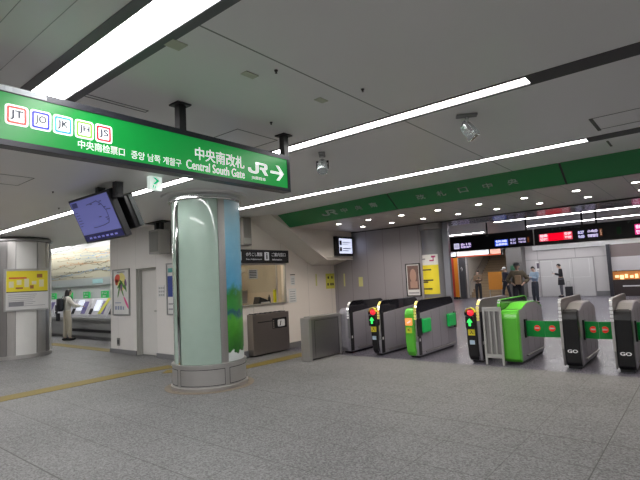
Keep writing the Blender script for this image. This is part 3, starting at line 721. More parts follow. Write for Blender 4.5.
# office low gate panel
t=thing('office_cabinet','low stainless cabinet front below the office window with black notch and white sticker','cabinet',(-7.35,7.2,0))
build('body',MB().box(-7.45,-7.28,6.66,7.74,.03,.86),steel_mat('brown grey steel',(.33,.30,.28),.35),t,.008)
mb=MB()
for k in range(7): mb.box(-7.44,-7.29,6.70+k*.145,6.77+k*.145,.86,.875)
build('top_vent',mb,M_blackm,t)
build('recess',MB().box(-7.28,-7.276,7.22,7.66,.52,.74),M_black,t); build('groove',MB().box(-7.28,-7.277,6.8,7.22,.68,.70),M_blackm,t)
st=poly_part([rrect(7.38,.55,7.6,.70,.03)],'X',-7.276,'sticker',M_paper,t)
poly_part([[(7.43,.57),(7.47,.67),(7.49,.67),(7.46,.57)]],'X',-7.273,'sticker_mark',M_ink,st)
mb=MB()
for k in range(4): mb.box(-7.276,-7.272,7.24,7.27,.54+k*.045,.565+k*.045)
build('indicator',mb,mat('grey buttons',(.3,.25,.22),.4),t)
# notices on the office wall
def notice(name,label,y0,y1,z0,z1,m,lines=0,X=-7.45):
    o=build(name,MB().box(X-.003,X+.006,y0,y1,z0,z1),m); tag(o,label,'notice')
    if lines:
        mb=MB(); h=(z1-z0)/(lines+1)
        for k in range(lines): mb.box(X+.006,X+.0075,y0+(y1-y0)*.15,y1-(y1-y0)*.15,z0+h*(k+.6),z0+h*(k+.85))
        build('print',mb,mat('grey ink',(.3,.3,.32),.5),o)
    return o
notice('paper_notice','narrow white notice with a dark heading right of the office window',8.03,8.17,1.42,1.63,M_white,3)
o=build('label_strip',MB().box(-7.45,-7.44,8.02,8.18,1.65,1.67),M_ink); tag(o,'thin black label strip above the narrow notice','label')
notice('paper_notice','larger white notice right of the office window, lower of the two',7.95,8.2,1.02,1.34,M_white,5)
yn=notice('yellow_notice','yellow notice with black pictograms on the wall under the stair bulkhead',9.33,9.68,1.28,1.66,mat('yellow notice',(.78,.74,.12),.5))
mb=MB()
for (a,b_) in ((9.40,1.53),(9.55,1.53),(9.38,1.36),(9.50,1.36),(9.58,1.36)): mb.box(-7.444,-7.442,a,a+.055,b_,b_+.06)
build('pictograms',mb,M_ink,yn)
for y0,lab in ((8.95,'left'),(9.27,'right')): pass
o=notice('yellow_tape','thin pale yellow strip on the wall left of the yellow notice',8.93,8.98,1.37,1.66,M_yelp)
o=build('yellow_tape',MB().box(-7.16,-7.12,9.692,9.7,1.32,1.64),M_yelp); tag(o,'thin pale yellow strip right of the yellow notice','tape')
o=build('yellow_tape',MB().box(-6.70,-6.58,9.692,9.7,1.30,1.53),M_yelp); tag(o,'wider pale yellow strip on the grey wall, farthest right strip','tape')
# bulkhead screen
t=thing('wall_screen','small lit information screen in a black frame on the stair bulkhead','screen',(-6.8,9.3,2.03))
build('casing',MB().box(-6.845,-6.77,8.93,9.62,2.06,2.53),M_black,t,.008)
s_=build('display',MB().box(-6.77,-6.766,9.06,9.58,2.12,2.48),mat('screen light blue',(.6,.65,.8),.3,0,(.72,.78,1),2.1),t)
mb=MB().box(-6.766,-6.764,9.07,9.16,2.17,2.27).box(-6.766,-6.764,9.07,9.16,2.32,2.43); mb.box(-6.766,-6.764,9.2,9.5,2.38,2.395).box(-6.766,-6.764,9.2,9.4,2.34,2.35).box(-6.766,-6.764,9.2,9.52,2.23,2.25).box(-6.766,-6.764,9.2,9.42,2.18,2.195)
build('text_lines',mb,mat('screen ink',(.02,.02,.06),.4),s_)

# end pillar with yellow poster
t=thing('round_pillar','grey pillar at the end of the metal wall with yellow poster, behind the gates','pillar',(-4.72,9.92,0))
build('shaft',MB().lathe([(.30,0),(.30,2.5)],-4.73,9.92,36),mat('grey laminate',(.26,.26,.29),.28,.4),t,smooth=True)
build('collar',MB().lathe([(.30,2.5),(.33,2.51),(.33,2.635),(.3,2.635)],-4.73,9.92,36),M_steeld,t,smooth=True)
build('side_pilaster',MB().box(-4.46,-4.33,9.76,9.86,0,2.635),mat('blue grey laminate',(.28,.29,.34),.3,.3),t)
pp=thing('wall_poster','yellow and white wayfinding poster wrapped on the grey end pillar','poster',(-4.73,9.92,1.08))
a0,a1=-PI/2-.95,-PI/2+.62
build('upper_sheet',MB().arcslab(.302,.308,1.72,1.95,-4.73,9.92,a0,a1),M_paper,pp,smooth=True)
build('lower_sheet',MB().arcslab(.302,.308,1.08,1.72,-4.73,9.92,a0,a1),M_yel,pp,smooth=True)
mb=MB()
for z_,l in ((1.60,.9),(1.37,1.0),(1.18,.9),(1.33,.6)): mb.arcslab(.308,.310,z_,z_+.03,-4.73,9.92,a0+.15,a0+.15+l,10)
build('text_lines',mb,M_ink,pp)
mb=MB().arcslab(.308,.310,1.80,1.83,-4.73,9.92,a0+.95,a0+1.25,4).arcslab(.308,.310,1.8,1.9,-4.73,9.92,a0+1.2,a0+1.28,3).arcslab(.308,.310,1.88,1.92,-4.73,9.92,a0+1.1,a0+1.4,3); build('arrow',mb,mat('plum arrow',(.4,.03,.15),.5),pp)
build('grey_title',MB().arcslab(.308,.310,1.84,1.87,-4.73,9.92,a0+.1,a0+.6,6),mat('grey ink',(.3,.3,.32),.5),pp)
def dr(w,h):
    yield 'picture',[(-w/2+.04,h*.2,w/2-.04,h-.05)],col('brown photo',(.16,.10,.09))
    yield 'figure',[tuple((.0+.08*math.cos(2*PI*i/14),h*.62+.16*math.sin(2*PI*i/14)) for i in range(14)),(-.08,h*.25,.1,h*.45)],col('photo tan',(.45,.28,.22))
    yield 'caption',[(-w/2+.05,h*.08,w/2-.05,h*.12)],col('grey print',(.35,.35,.38))
board('framed_poster','dark framed poster on the grey metal wall left of the end pillar','poster',(-5.19,9.698,1.04),(0,-1,0),.36,.74,M_blackm,M_paper,dr,.02)

# ------------------------------------------------------------------ tactile paving
def strip(pts,w,name,label,m,th=.005):
    mb=MB()
    L=[];Rr=[]
    for i,p in enumerate(pts):
        a=Vector(pts[max(0,i-1)]); b_=Vector(pts[min(len(pts)-1,i+1)]); d=(b_-a).normalized(); n=Vector((-d.y,d.x))*w/2
        L.append(Vector(p)+n); Rr.append(Vector(p)-n)
    for i in range(len(pts)-1):
        mb.prism([tuple(Rr[i]),tuple(Rr[i+1]),tuple(L[i+1]),tuple(L[i])],'z',.0,th)
    return build(name,mb,m)
o=strip([(-8.1,-3),(-8.13,2.5),(-8.16,3.4),(-8.2,4.5),(-8.08,5.3)],.38,'tactile_paving','',M_yellow); tag(o,'yellow tactile paving strip on the floor left of the round pillar','paving')
o=strip([(-7.72,4.9),(-6.62,5.88),(-6.6,6.6),(-6.6,7.5)],.32,'tactile_paving','',M_yellow,.004); tag(o,'yellow tactile paving strip running behind the round pillar to the office','paving')
o=strip([(-15.5,5.95),(-11.6,5.95)],.3,'tactile_paving','',M_yellow); tag(o,'yellow tactile paving strip in front of the ticket machines','paving')

# ------------------------------------------------------------------ ticket gates
YG=7.85
def arc(cx,cy,r,a0,a1,n=6): return [(cx+r*math.cos(a0+(a1-a0)*i/n),cy+r*math.sin(a0+(a1-a0)*i/n)) for i in range(n+1)]
def gate(x,label,front='black',w=.22,L=1.5,hood_m=None,light='white',flap_r=False,flap_l=False,pads=False,signal=None,sticker=False,topm=None,S=True,mirror=False):
    t=thing('ticket_gate',label,'ticket gate',(x,YG,0),'row of ticket gates')
    t.location=(0,0,0)
    fm={'black':M_black,'green':M_greengate,'steel':M_steel}[front]
    hx0,hx1=0,.035
    W_ALL=w
    # hood plate
    hp=[(0.03,.05),(0,.3),(0,.93)]+arc(.1,.93,.1,PI,PI/2)+arc(L-.12,.91,.12,PI/2,0)+[(L,.3),(L-.04,.05)]
    build('side_guard',MB().prism(hp,'x',hx0+.004,hx1-.004),hood_m or M_steeld,t)
    rim=build('guard_rim',MB().ribbon(hp[1:-1],'x',hx0,hx1,.014),M_steel if front!='green' else (M_greengate if topm else M_steel),t,smooth=True)
    mb=MB()
    for k in range(6):
        if k<4: mb.box(hx0-.002,hx1+.002,-.018,-.012,.72+k*.055,.755+k*.055)
    seg=[(.015,.985),(.05,1.02)]
    for (a,b_) in seg: mb.box(hx0-.002,hx1+.002,a-.022,a-.0,b_-.0,b_+.022)
    lm={'white':mat('reflective white',(.8,.8,.8),.35,0,(1,1,1),.35),'yellow':mat('glowing yellow',(.85,.75,.2),.35,0,(1,.85,.2),.9)}[light]
    build('edge_marker',mb,lm,t)
    # body
    if S: top_=[(.10,.865),(.24,.865),(.38,.90),(.52,.945),(.75,.955),(1.05,.95),(1.2,.92),(1.32,.88),(1.42,.86)]
    else: top_=[(.10,.865),(.3,.88),(.7,.91),(1.1,.91),(1.42,.88)]
    front_=[(.10,.04),(.045,.09),(.02,.25),(.0,.62),(.0,.74),(.02,.81),(.05,.85)]
    back_=[(L-.04,.83),(L-.005,.77),(L,.6),(L-.02,.2),(L-.10,.04)]
    body=front_+top_+back_
    build('body',MB().prism(body[::-1],'x',hx1,w),M_gate,t,.012)
    # front cover wraps the nose
    fr=[(p[0]-.006,p[1]) for p in front_]+[(.10,.871),(.15,.871),(.13,.80),(.125,.3),(.15,.04)]
    fc=build('front_cover',MB().prism(fr[::-1],'x',hx1-.002,w+.004),fm,t,.012)
    if topm: build('top_cover',MB().ribbon([(.05,.85)]+top_+[(L-.04,.83)],'x',hx1,w+.004,.008),topm,t,smooth=True)
    else: build('top_cover',MB().ribbon([(.12,.868)]+top_[1:]+[(L-.04,.83)],'x',hx1+.01,w-.012,.004),M_steelv,t,smooth=True)
    build('foot',MB().box(hx1+.01,w-.02,.12,L-.12,0,.045),M_blackm,t)
    build('kick_rail',MB().tube((w+.02,.35,.115),(w+.02,L-.12,.115),.014).tube((w-.01,.35,.115),(w+.02,.35,.115),.012).tube((w-.01,L-.12,.115),(w+.02,L-.12,.115),.012),M_steeld,t,smooth=True)
    for yy in (.5,.86,1.2): build('panel_seam',MB().box(w-.0005,w+.0012,yy,yy+.004,.16,.84),mat('seam grey',(.12,.12,.12),.4),t)
    # ticket slot and reader on top
    build('card_reader',MB().box(hx1+.03,w-.03,.16,.24,.866,.876),M_black,t)
    if sticker:
        bmx=Matrix.Translation((0,-.006,0))
        fit_text('GO',(hx1+.035,.245,w-.03,.295),'Y',.014,'sticker',mat('reflective white',(.8,.8,.8),.35),fc,.03)
    if signal:
        if signal=='arrow':
            u=(hx1+w)/2-.03
            hb=build('signal_box',MB().box(u-.075,u+.05,-.035,.02,.60,.76),M_black,t,.008)
            poly_part([[(u-.045,.67),(u-.012,.72),(u+.02,.67),(u+.003,.67),(u+.003,.63),(u-.027,.63),(u-.027,.67)]],'Y',-.035,'arrow',M_greenled,hb)
            build('signal_lamp',MB().lathe([(.02,-.045),(.05,-.04),(.055,-.0),(.05,.05)],seg=16).xf(Matrix.Translation((u,0,.825))@Matrix.Rotation(PI/2,4,'X')@Matrix.Scale(-1,4,(0,0,1))),M_redlamp,t,smooth=True)
            build('lamp_hood',MB().ribbon(arc(u,.825,.06,PI,0,8),'y',-.03,.05,.012),M_blackm if light=='white' else mat('yellow hood',(.8,.7,.05),.4),t)
            st=poly_part([rrect(u-.05,.47,u+.045,.56,.008)],'Y',.0,'sticker',M_yel,fc,.012)
            fit_text('入',(u-.025,.49,u+.02,.545),'Y',-.0125,'sticker_mark',M_ink,st,.02)
            s2=poly_part([rrect(u-.04,.33,u+.035,.40,.006)],'Y',.004,'sticker',mat('pale blue print',(.55,.7,.85),.4),fc,.012)
        else:
            u=(hx1+w)/2
            hb=poly_part([rrect(u-.06,.62,u+.055,.74,.01)],'Y',-.004,'signal_display',M_orangeled,fc,.008)
            poly_part([[(u-.03,.66),(u+.03,.70),(u+.03,.68),(u-.01,.66)]],'Y',-.012,'display_mark',mat('white glyph',(.8,.8,.8),.4,0,(1,.8,.7),1.5),hb)
            st=poly_part([rrect(u-.05,.47,u+.045,.56,.008)],'Y',.0,'sticker',mat('yellow green label',(.75,.8,.05),.4),fc,.008)
            fit_text('IC',(u-.02,.50,u+.015,.54),'Y',-.0085,'sticker_mark',M_ink,st,.02)
    def flap(xa,xb,sgn):
        # curved flap panel
        n=8; pts=[]
        for i in range(n+1):
            k=i/n; xx=xa+(xb-xa)*k; pts.append((xx,.38-.035*math.sin(PI*k*.5)))
        mb=MB()
        for i in range(n):
            (x0,y0),(x1,y1)=pts[i],pts[i+1]
            mb.prism([(x0,y0),(x1,y1),(x1,y1+.03),(x0,y0+.03)],'z',.42,.675)
        f=build('gate_flap',mb,M_flap,t)
        bmesh_ok=True
        cxm=xa+(xb-xa)*.62; yy=.38-.035-.003+.008
        mtx=face_matrix('Y',.352)
        d1=poly_part([arc(cxm,.56,.048,0,2*PI-.35,17)],'Y',.352,'no_entry_disc',M_red,f,.005)
        poly_part([rect(cxm-.033,.55,cxm+.033,.572)],'Y',.347,'no_entry_bar',M_paper,d1,.003)
    if flap_r: flap(w+.02,w+flap_r,1); build('flap_hinge',MB().box(w-.002,w+.025,.34,.46,.40,.70),M_black,t,.004)
    if flap_l: flap(-.02,-flap_l,-1); build('flap_hinge',MB().box(-.025,.002,.34,.46,.40,.70),M_black,t,.004)
    if pads:
        mb=MB().box(w,w+.05,.16,.50,.42,.68)
        build('flap_pad',mb,mat('flap green',(.01,.42,.09),.35,0,(.01,.5,.1),.25),t,.02,seg=3)
        build('flap_pad',MB().box(w,w+.05,1.14,1.48,.42,.68),mat('flap green',(0,0,0)),t,.02,seg=3)
        build('flap_housing',MB().box(w,w+.02,.04,.16,.40,.70).box(w,w+.02,1.48,1.5,.40,.70).box(w,w+.012,.08,.17,.10,.40),M_black,t,.006)
        build('tail_lamp',MB().box(w-.1,w+.03,L,L+.02,.60,.86),M_redlamp,t)
    t.location=(x,YG,0)
    return t
def mgate(xr,label,L,lm_,nose,hood,signal=None,pads=False,w=.22):
    # machine on the left, flat panelled guard on the right, seen from the camera side
    t=thing('ticket_gate',label,'ticket gate',(0,0,0),'row of ticket gates')
    g0,g1=-.05,0.0                       # guard plate in x, machine from -w to -.05
    lower=[(.03,.04),(.0,.2),(0,.78)]+[(.01,.80),(L-.01,.90)]+[(L,.86),(L,.2),(L-.04,.04)]
    build('side_panel',MB().prism(lower[::-1],'x',g0,g1),M_gate,t,.006)
    hood_p=[(.0,.78),(.0,.85)]+arc(.19,.85,.19,PI,PI/2,9)+arc(L-.2,.88,.16,PI/2,.25,6)+[(L-.01,.90),(.01,.80)]
    build('side_guard',MB().prism(hood_p[::-1],'x',g0+.012,g1-.008),hood,t)
    rim=[(.0,.30)]+hood_p[1:-2]
    build('guard_rim',MB().ribbon(rim,'x',g0,g1,.012),M_chrome if hood is not M_steel else M_gate,t,smooth=True)
    for k in range(5): build('edge_marker',MB().box(g0+.004,g1-.004,-.018,-.0125,.70+k*.05,.735+k*.05),lm_,t)
    build('edge_marker',MB().prism([(.012,.965),(.024,.955),(.085,1.02),(.075,1.032)],'x',g0+.004,g1-.004),lm_,t)
    build('front_strip',MB().box(g1-.001,g1+.004,.015,.13,.05,.84),M_black,t,.002)
    for zz in (.30,): build('sticker',MB().box(g1+.004,g1+.006,.05,.09,zz,zz+.05),M_paper,t)
    for yy in (.58,.95,1.3):
        if yy<L-.1: build('panel_seam',MB().box(g1-.0005,g1+.0015,yy,yy+.004,.10,.86),mat('seam grey',(.12,.12,.12),.4),t)
    build('seam_line',MB().box(g1-.0005,g1+.0015,.13,L-.03,.10,.104),mat('seam grey',(.12,.12,.12),.4),t)
    body=[(.02,.04),(-.03,.12),(-.05,.3),(-.055,.62),(-.05,.80),(-.02,.87),(.04,.895),(.12,.90),(.3,.88),(.7,.90),(1.1,.90),(L-.05,.86),(L-.02,.3),(L-.05,.04)]
    build('body',MB().prism(body[::-1],'x',-w,g0),M_gate,t,.012)
    fr=[(.02,.038),(-.034,.12),(-.056,.3),(-.061,.62),(-.056,.80),(-.024,.876),(.04,.902),(.12,.906),(.12,.04)]
    fc=build('front_cover',MB().prism(fr[::-1],'x',-w-.003,g0+.002),nose,t,.02,seg=3)
    build('foot',MB().box(-w+.02,-.02,.08,L-.1,0,.05),M_blackm,t)
    build('kick_rail',MB().tube((.025,.25,.09),(.025,L-.1,.09),.012),M_steeld,t,smooth=True)
    build('card_reader',MB().box(-w+.03,g0-.03,.10,.2,.895,.908),M_black,t)
    u=(-w+g0)/2; yf=-.064
    if signal=='arrow':
        hb=build('signal_box',MB().box(u-.075,u+.07,-.11,-.05,.58,.78),M_black,t,.008)
        poly_part([[(u-.05,.68),(u,.745),(u+.05,.68),(u+.018,.68),(u+.018,.62),(u-.018,.62),(u-.018,.68)]],'Y',-.11,'arrow',M_greenled,hb)
        build('signal_lamp',MB().sphere((u+.01,-.075,.835),.055,(1,.9,.9)),M_redlamp,t,smooth=True)
        build('lamp_hood',MB().ribbon(arc(u+.01,.84,.07,PI,0,8),'y',-.1,-.04,.014),mat('yellow hood',(.8,.7,.05),.4) if nose is M_black else M_blackm,t)
        build('lamp_back',MB().box(u-.09,u+.0,-.10,-.05,.79,.86),M_black,t,.01)
        st=poly_part([rrect(u-.055,.46,u+.06,.56,.008)],'Y',yf+.005,'sticker',M_yel,fc,.012)
        fit_text('入',(u-.03,.48,u+.035,.545),'Y',yf-.007,'sticker_mark',M_ink,st,.02)
        poly_part([rrect(u-.04,.31,u+.045,.38,.006)],'Y',yf+.012,'sticker',mat('pale blue print',(.55,.7,.85),.4),fc,.012)
    if signal=='orange':
        hb=poly_part([rrect(u-.07,.60,u+.07,.73,.01)],'Y',yf+.008,'signal_display',M_orangeled,fc,.012)
        poly_part([[(u-.035,.64),(u+.035,.69),(u+.035,.665),(u-.01,.64)]],'Y',yf-.004,'display_mark',mat('white glyph',(.8,.8,.8),.4,0,(1,.8,.7),1.5),hb)
        st=poly_part([rrect(u-.055,.46,u+.055,.56,.008)],'Y',yf+.008,'sticker',mat('yellow green label',(.75,.8,.05),.4),fc,.012)
        fit_text('IC',(u-.025,.50,u+.025,.54),'Y',yf-.004,'sticker_mark',M_ink,st,.02)
    if pads:
        pm=mat('flap green',(.01,.42,.09),.35,0,(.01,.5,.1),.25)
        build('flap_pad',MB().box(.004,.06,.13,.46,.44,.70),pm,t,.025,seg=3); build('flap_pad',MB().box(.004,.06,L-.42,L-.06,.44,.70),pm,t,.025,seg=3)
        build('flap_housing',MB().box(.0,.03,-.02,.14,.40,.72),M_black,t,.006); build('flap_housing',MB().box(.0,.03,L-.07,L+.01,.40,.72),M_black,t,.006)
        build('tail_lamp',MB().box(-.1,-.02,L,L+.02,.62,.84),M_redlamp,t)
    t.location=(xr,YG,0)
    return t
BK=M_glassblk
LY=mat('glowing yellow',(.85,.75,.2),.35,0,(1,.85,.2),.9); LWt=mat('reflective white',(.8,.8,.8),.35,0,(1,1,1),.35)
mgate(-5.71,'steel ticket gate with black arched guard next to the low steel barrier',1.4,LWt,M_gate,BK)
mgate(-4.98,'ticket gate with red lamp and green arrow beside the steel gate near the barrier',1.62,LY,M_black,BK,'arrow',w=.18)
mgate(-4.19,'green nosed ticket gate with two open green flap pads on its steel side',1.66,LY,M_greengate,BK,'orange',True)
mgate(-3.02,'ticket gate with red lamp and green arrow left of the barred steel frame',1.55,LY,M_black,M_steel,'arrow')
gate(-2.71,'bright green ticket gate with closed flap right of the white barred barrier','green',.29,1.5,BK,light='white',flap_r=.31,topm=M_greengate)
gate(-1.80,'black nosed ticket gate with green flaps on both sides, left one of two','black',.24,1.5,M_steeld,flap_r=.212,flap_l=.305,sticker=True)
gate(-1.13,'black nosed ticket gate cut by the right picture edge, green flaps both sides','black',.24,1.5,M_steeld,flap_r=.24,flap_l=.212,sticker=True)
gate(-.40,'black nosed ticket gate just outside the right edge of the photo','black',.24,1.5,M_steeld,flap_l=.24,sticker=True)
# barred barrier
t=thing('barrier_frame','small steel frame with vertical bars between two ticket gates','barrier',(-2.8,7.8,0))
lst=mat('light steel',(.62,.62,.60),.35,.4)
for x in (-2.93,-2.66): build('post',MB().box(x-.017,x+.017,7.78,7.81,0,.93),lst,t,.003)
build('top_bar',MB().box(-2.913,-2.677,7.78,7.81,.86,.93),lst,t); build('bottom_bar',MB().box(-2.913,-2.677,7.78,7.81,.11,.17),lst,t)
for x,w_ in ((-2.835,.012),(-2.755,.012)): build('bar',MB().box(x-w_,x+w_,7.785,7.805,.17,.86),lst,t)
build('backing_sheet',MB().box(-2.913,-2.677,7.812,7.818,.17,.86),M_steeld,t)
# low barrier
t=thing('low_barrier','low stainless box barrier beside the first ticket gate, near the office','barrier',(-6.05,7.3,0))
build('panel_box',MB().box(-6.040,-5.880,6.82,7.72,.03,.77),M_steeld,t,.006)
build('front_post',MB().box(-6.070,-5.860,6.76,6.84,.0,.80),M_steel,t,.008)
build('rear_post',MB().box(-6.050,-5.870,7.72,7.79,.0,.80),M_steel,t,.006)
build('top_rail',MB().box(-6.050,-5.870,6.84,7.74,.77,.82),M_steel,t,.006)
build('door_outline',MB().box(-5.880,-5.878,6.95,6.956,.06,.74).box(-5.880,-5.878,6.956,7.68,.735,.741).box(-5.880,-5.878,7.68,7.686,.06,.74),M_ink,t)
build('yellow_marker',MB().box(-6.075,-6.070,6.77,6.80,.35,.79),M_yelp,t)

# ------------------------------------------------------------------ departure board
def leds(t,par,rows):
    pass
t=thing('departure_board','long black departure board with red, blue and white led text beyond the gates','board',(-3,13,2.4))
YB=13.0
def brd(x0,x1):
    build('board_case',MB().box(x0,x1,YB,YB+.25,2.128,2.551),mat('board black',(.012,.012,.016),.3),t,.005)
brd(-6.392,-3.434); brd(-3.402,1.625)
def ledpanel(x0,x1,z0,z1,c,s,txt=None,tc=None,ts=None,bold=.01):
    p=build('led_field',MB().box(x0,x1,YB-.006,YB,z0,z1),mat('led '+str(c)+str(s),tuple(min(1,a*.5) for a in c),.4,0,c,s),t)
    if txt:
        lines=txt.split('\n'); h=(z1-z0)/len(lines)
        for i,l in enumerate(lines):
            fit_text(l,(x0+.02,z1-h*(i+1)+h*.15,x1-.02,z1-h*i-h*.15),'Y',YB-.006,'led_text',mat('ledt '+str(tc)+str(ts),tuple(min(1,a*.5) for a in tc),.4,0,tc,ts),p,bold)
W_=(.8,.75,1)
dk=(.01,.01,.02)
ledpanel(-5.590,-5.438,2.204,2.356,(.75,.72,1),2.2,'特急',(.1,.1,.4),.3)
ledpanel(-5.406,-5.070,2.204,2.356,(.03,.02,.10),.5,'8:15\n新宿 高尾',(.75,.6,1),3,.02)
ledpanel(-4.420,-4.073,2.188,2.356,(.05,.13,.9),1.6,'快速\n各駅停車',(.8,.85,1),3,.02)
ledpanel(-4.030,-3.846,2.204,2.367,(.01,.01,.03),.3,'8:27\n8:36',(.6,.55,1),2.2,.02)
ledpanel(-3.824,-3.597,2.215,2.367,(.01,.01,.03),.3,'東京方面\n千葉方面',(.7,.6,1),2.2,.02)
ledpanel(-3.575,-3.532,2.226,2.367,(.3,.06,.02),.4,'!',(1,.4,.1),2)
ledpanel(-3.282,-3.066,2.215,2.399,(1,.12,.2),1.6,'普通\n快速',(1,.8,.85),3.2,.03)
ledpanel(-3.066,-2.708,2.215,2.399,(1,.0,.02),2.4)
ledpanel(-2.708,-2.513,2.215,2.410,(1,.1,.15),1.6,'熱海\n平塚',(1,.75,.8),3.2,.03)
ledpanel(-2.405,-2.232,2.204,2.410,(.01,.01,.04),.3,'8:27\n9:00',(.65,.6,1),2.8,.03)
ledpanel(-2.199,-1.939,2.204,2.421,(.01,.01,.04),.3,'小金井\n宇都宮行',(.75,.65,1),2.8,.03)
ledpanel(-1.928,-1.863,2.226,2.410,(.25,.08,.03),.5,'15',(1,.6,.4),1.8)
ledpanel(-1.571,-1.484,2.237,2.410,(.0,.04,.01),.3)
ledpanel(-1.213,-1.051,2.193,2.432,(.95,.05,.3),1.7,'普通\n快速',(1,.8,.95),3.4,.03)
ledpanel(-1.051,-0.975,2.193,2.432,(1,.0,.08),2.2)
ledpanel(-0.975,-0.498,2.193,2.442,(.9,.05,.25),1.6,'8:38 高崎\n9:02 上野',(1,.8,.95),3.4,.03)
ledpanel(-0.390,-0.130,2.193,2.453,(.01,.01,.04),.3,'4両\n10両',(.75,.65,1),2.8,.03)
ledpanel(0.217,0.867,2.193,2.453,(.95,.05,.3),1.7,'普通\n快速',(1,.8,.95),3,.03)
for xx,s in ((-4.658,'1'),(-2.979,'3・4'),(-2.546,'中央線'),(-1.354,'7-8'),(-0.758,'東海道線')):
    fit_text(s,(xx,2.475,xx+.075*len(s),2.53),'Y',YB,'board_caption',mat('dim caption',(.09,.12,.11),.5),t,.01)
for x in (-4.66,-3.62,-2.30,-1.99,.3):
    build('hanger_rod',MB().tube((x,YB+.12,2.551),(x,YB+.12,3.02),.022),M_blackm,t,smooth=True)
build('camera_nub',MB().sphere((-.975,YB-.02,2.10),.035),M_black,t,smooth=True)
# second lit strip sign
t=thing('lit_strip_sign','long white and orange lit strip sign hanging below and behind the departure board','sign',(-8,20,2.4))
build('case',MB().box(-9.2,-6.55,20,20.15,2.20,2.55),mat('board black',(.012,.012,.016),.3),t)
for a,b_,c,s in ((-9.1,-8.55,(.9,.93,1),3),(-8.5,-7.72,(1,.93,.9),3),(-7.7,-7.1,(.9,.95,1),3),(-7.02,-6.6,(1,.55,.42),2.2)):
    p=build('lit_panel',MB().box(a,b_,19.995,20,2.26,2.52),mat('lit '+str(c),c,.4,0,c,s),t)
    fit_text('のりば案内' if c[2]>.5 else '出口',(a+.1,2.34,b_-.1,2.46),'Y',19.995,'lettering',mat('strip ink',(.3,.35,.5),.5),p)
build('red_edge',MB().box(-8.5,-6.6,19.99,20,2.205,2.25),mat('strip red',(.7,.1,.05),.4,0,(1,.2,.1),1.2),t)
build('hanger_rod',MB().tube((-8.6,20.07,2.55),(-8.6,20.07,3.02),.02).tube((-7,20.07,2.55),(-7,20.07,3.02),.02),M_blackm,t)

# far concourse things
t=thing('banner_stand','tall red and orange banner by the left side of the stairs','banner',(-11.75,27,0))
build('red_banner',MB().box(-12.1,-11.72,27,27.05,.12,2.55),mat('banner red',(.55,.05,.03),.5),t); build('orange_banner',MB().box(-11.72,-11.5,27,27.05,.12,2.55),mat('banner orange',(.85,.3,.02),.5),t); build('foot',MB().box(-12.1,-11.5,26.9,27.15,0,.12),M_blackm,t)
t=thing('info_pillar','dark grey panel beside the red banner near the stairs','panel',(-11.3,27.2,0))
build('slab',MB().box(-11.46,-11.12,27.1,27.3,0,2.55),mat('dark grey panel',(.07,.07,.08),.4),t); 
fit_text('↑',(-11.36,1.6,-11.22,1.9),'Y',27.1,'symbol',M_paper,t)
t=thing('orange_board','orange board standing in front of the stairs','board',(-9.3,27,0))
build('panel',MB().box(-9.72,-8.96,27.0,27.04,.5,1.5),M_orange,t); build('leg',MB().box(-9.7,-9.66,27.0,27.04,0,.5),M_steel,t); build('leg',MB().box(-9.02,-8.98,27.0,27.04,0,.5),M_steel,t)
t=thing('square_pillar','grey square pillar right of the far stairs','pillar',(-8.1,27.9,0))
build('shaft',MB().box(-8.8,-7.95,27.5,28.2,0,3.02),mat('pillar grey',(.13,.125,.125),.45),t); build('sign_plate',MB().box(-8.6,-8.2,27.49,27.5,1.55,1.8),mat('exit dark green',(.02,.12,.06),.5),t)
def dr(w,h):
    yield 'printed_panel',[(-w/2+.03,h*.82,w/2-.03,h*.97),(-w/2+.03,h*.03,w/2-.03,h*.18)],M_yel
    yield 'picture',[(-w/2+.05,h*.22,w/2-.03,h*.78)],M_ink
    yield 'figure',[(-w/2+.1+.17*k,h*.36,-w/2+.22+.17*k,h*.62) for k in range(4)],M_paper
    yield 'heading',[(0,h*.86,w/2-.1,h*.93)],M_ink
board('wall_poster','black and yellow poster on the far white wall right of the dark coated person','poster',(-5.25,28.19,1.0),(0,-1,0),.95,1.0,M_paper,M_paper,dr,.02)
def dr(w,h):
    yield 'picture',[(-w/2+.05,h*.55,-.03,h*.9),(.03,h*.55,w/2-.05,h*.9)],col('dark photo',(.12,.1,.14))
    yield 'small_print',[(-w/2+.05,h*(.1+.1*k),w/2-.08,h*(.13+.1*k)) for k in range(4)],col('grey print',(.35,.35,.38))
board('wall_poster','white notice with two dark pictures on the far wall behind the person in light blue','poster',(-7.0,28.19,1.1),(0,-1,0),.85,.85,M_paper,M_paper,dr,.02)
mb=MB().box(-7.2,-4.6,28.17,28.2,.02,2.0)
o=struct('door_2',mb,mat('shutter white',(.60,.59,.60),.45),label='white closed shutter panels on the far concourse wall')
build('door_frame',MB().box(-7.25,-7.2,28.15,28.2,0,2.05).box(-4.6,-4.55,28.15,28.2,0,2.05).box(-7.25,-4.55,28.15,28.2,2.0,2.05).box(-5.6,-5.58,28.16,28.17,.05,2.0),mat('shutter edge',(.35,.34,.35),.5),o)
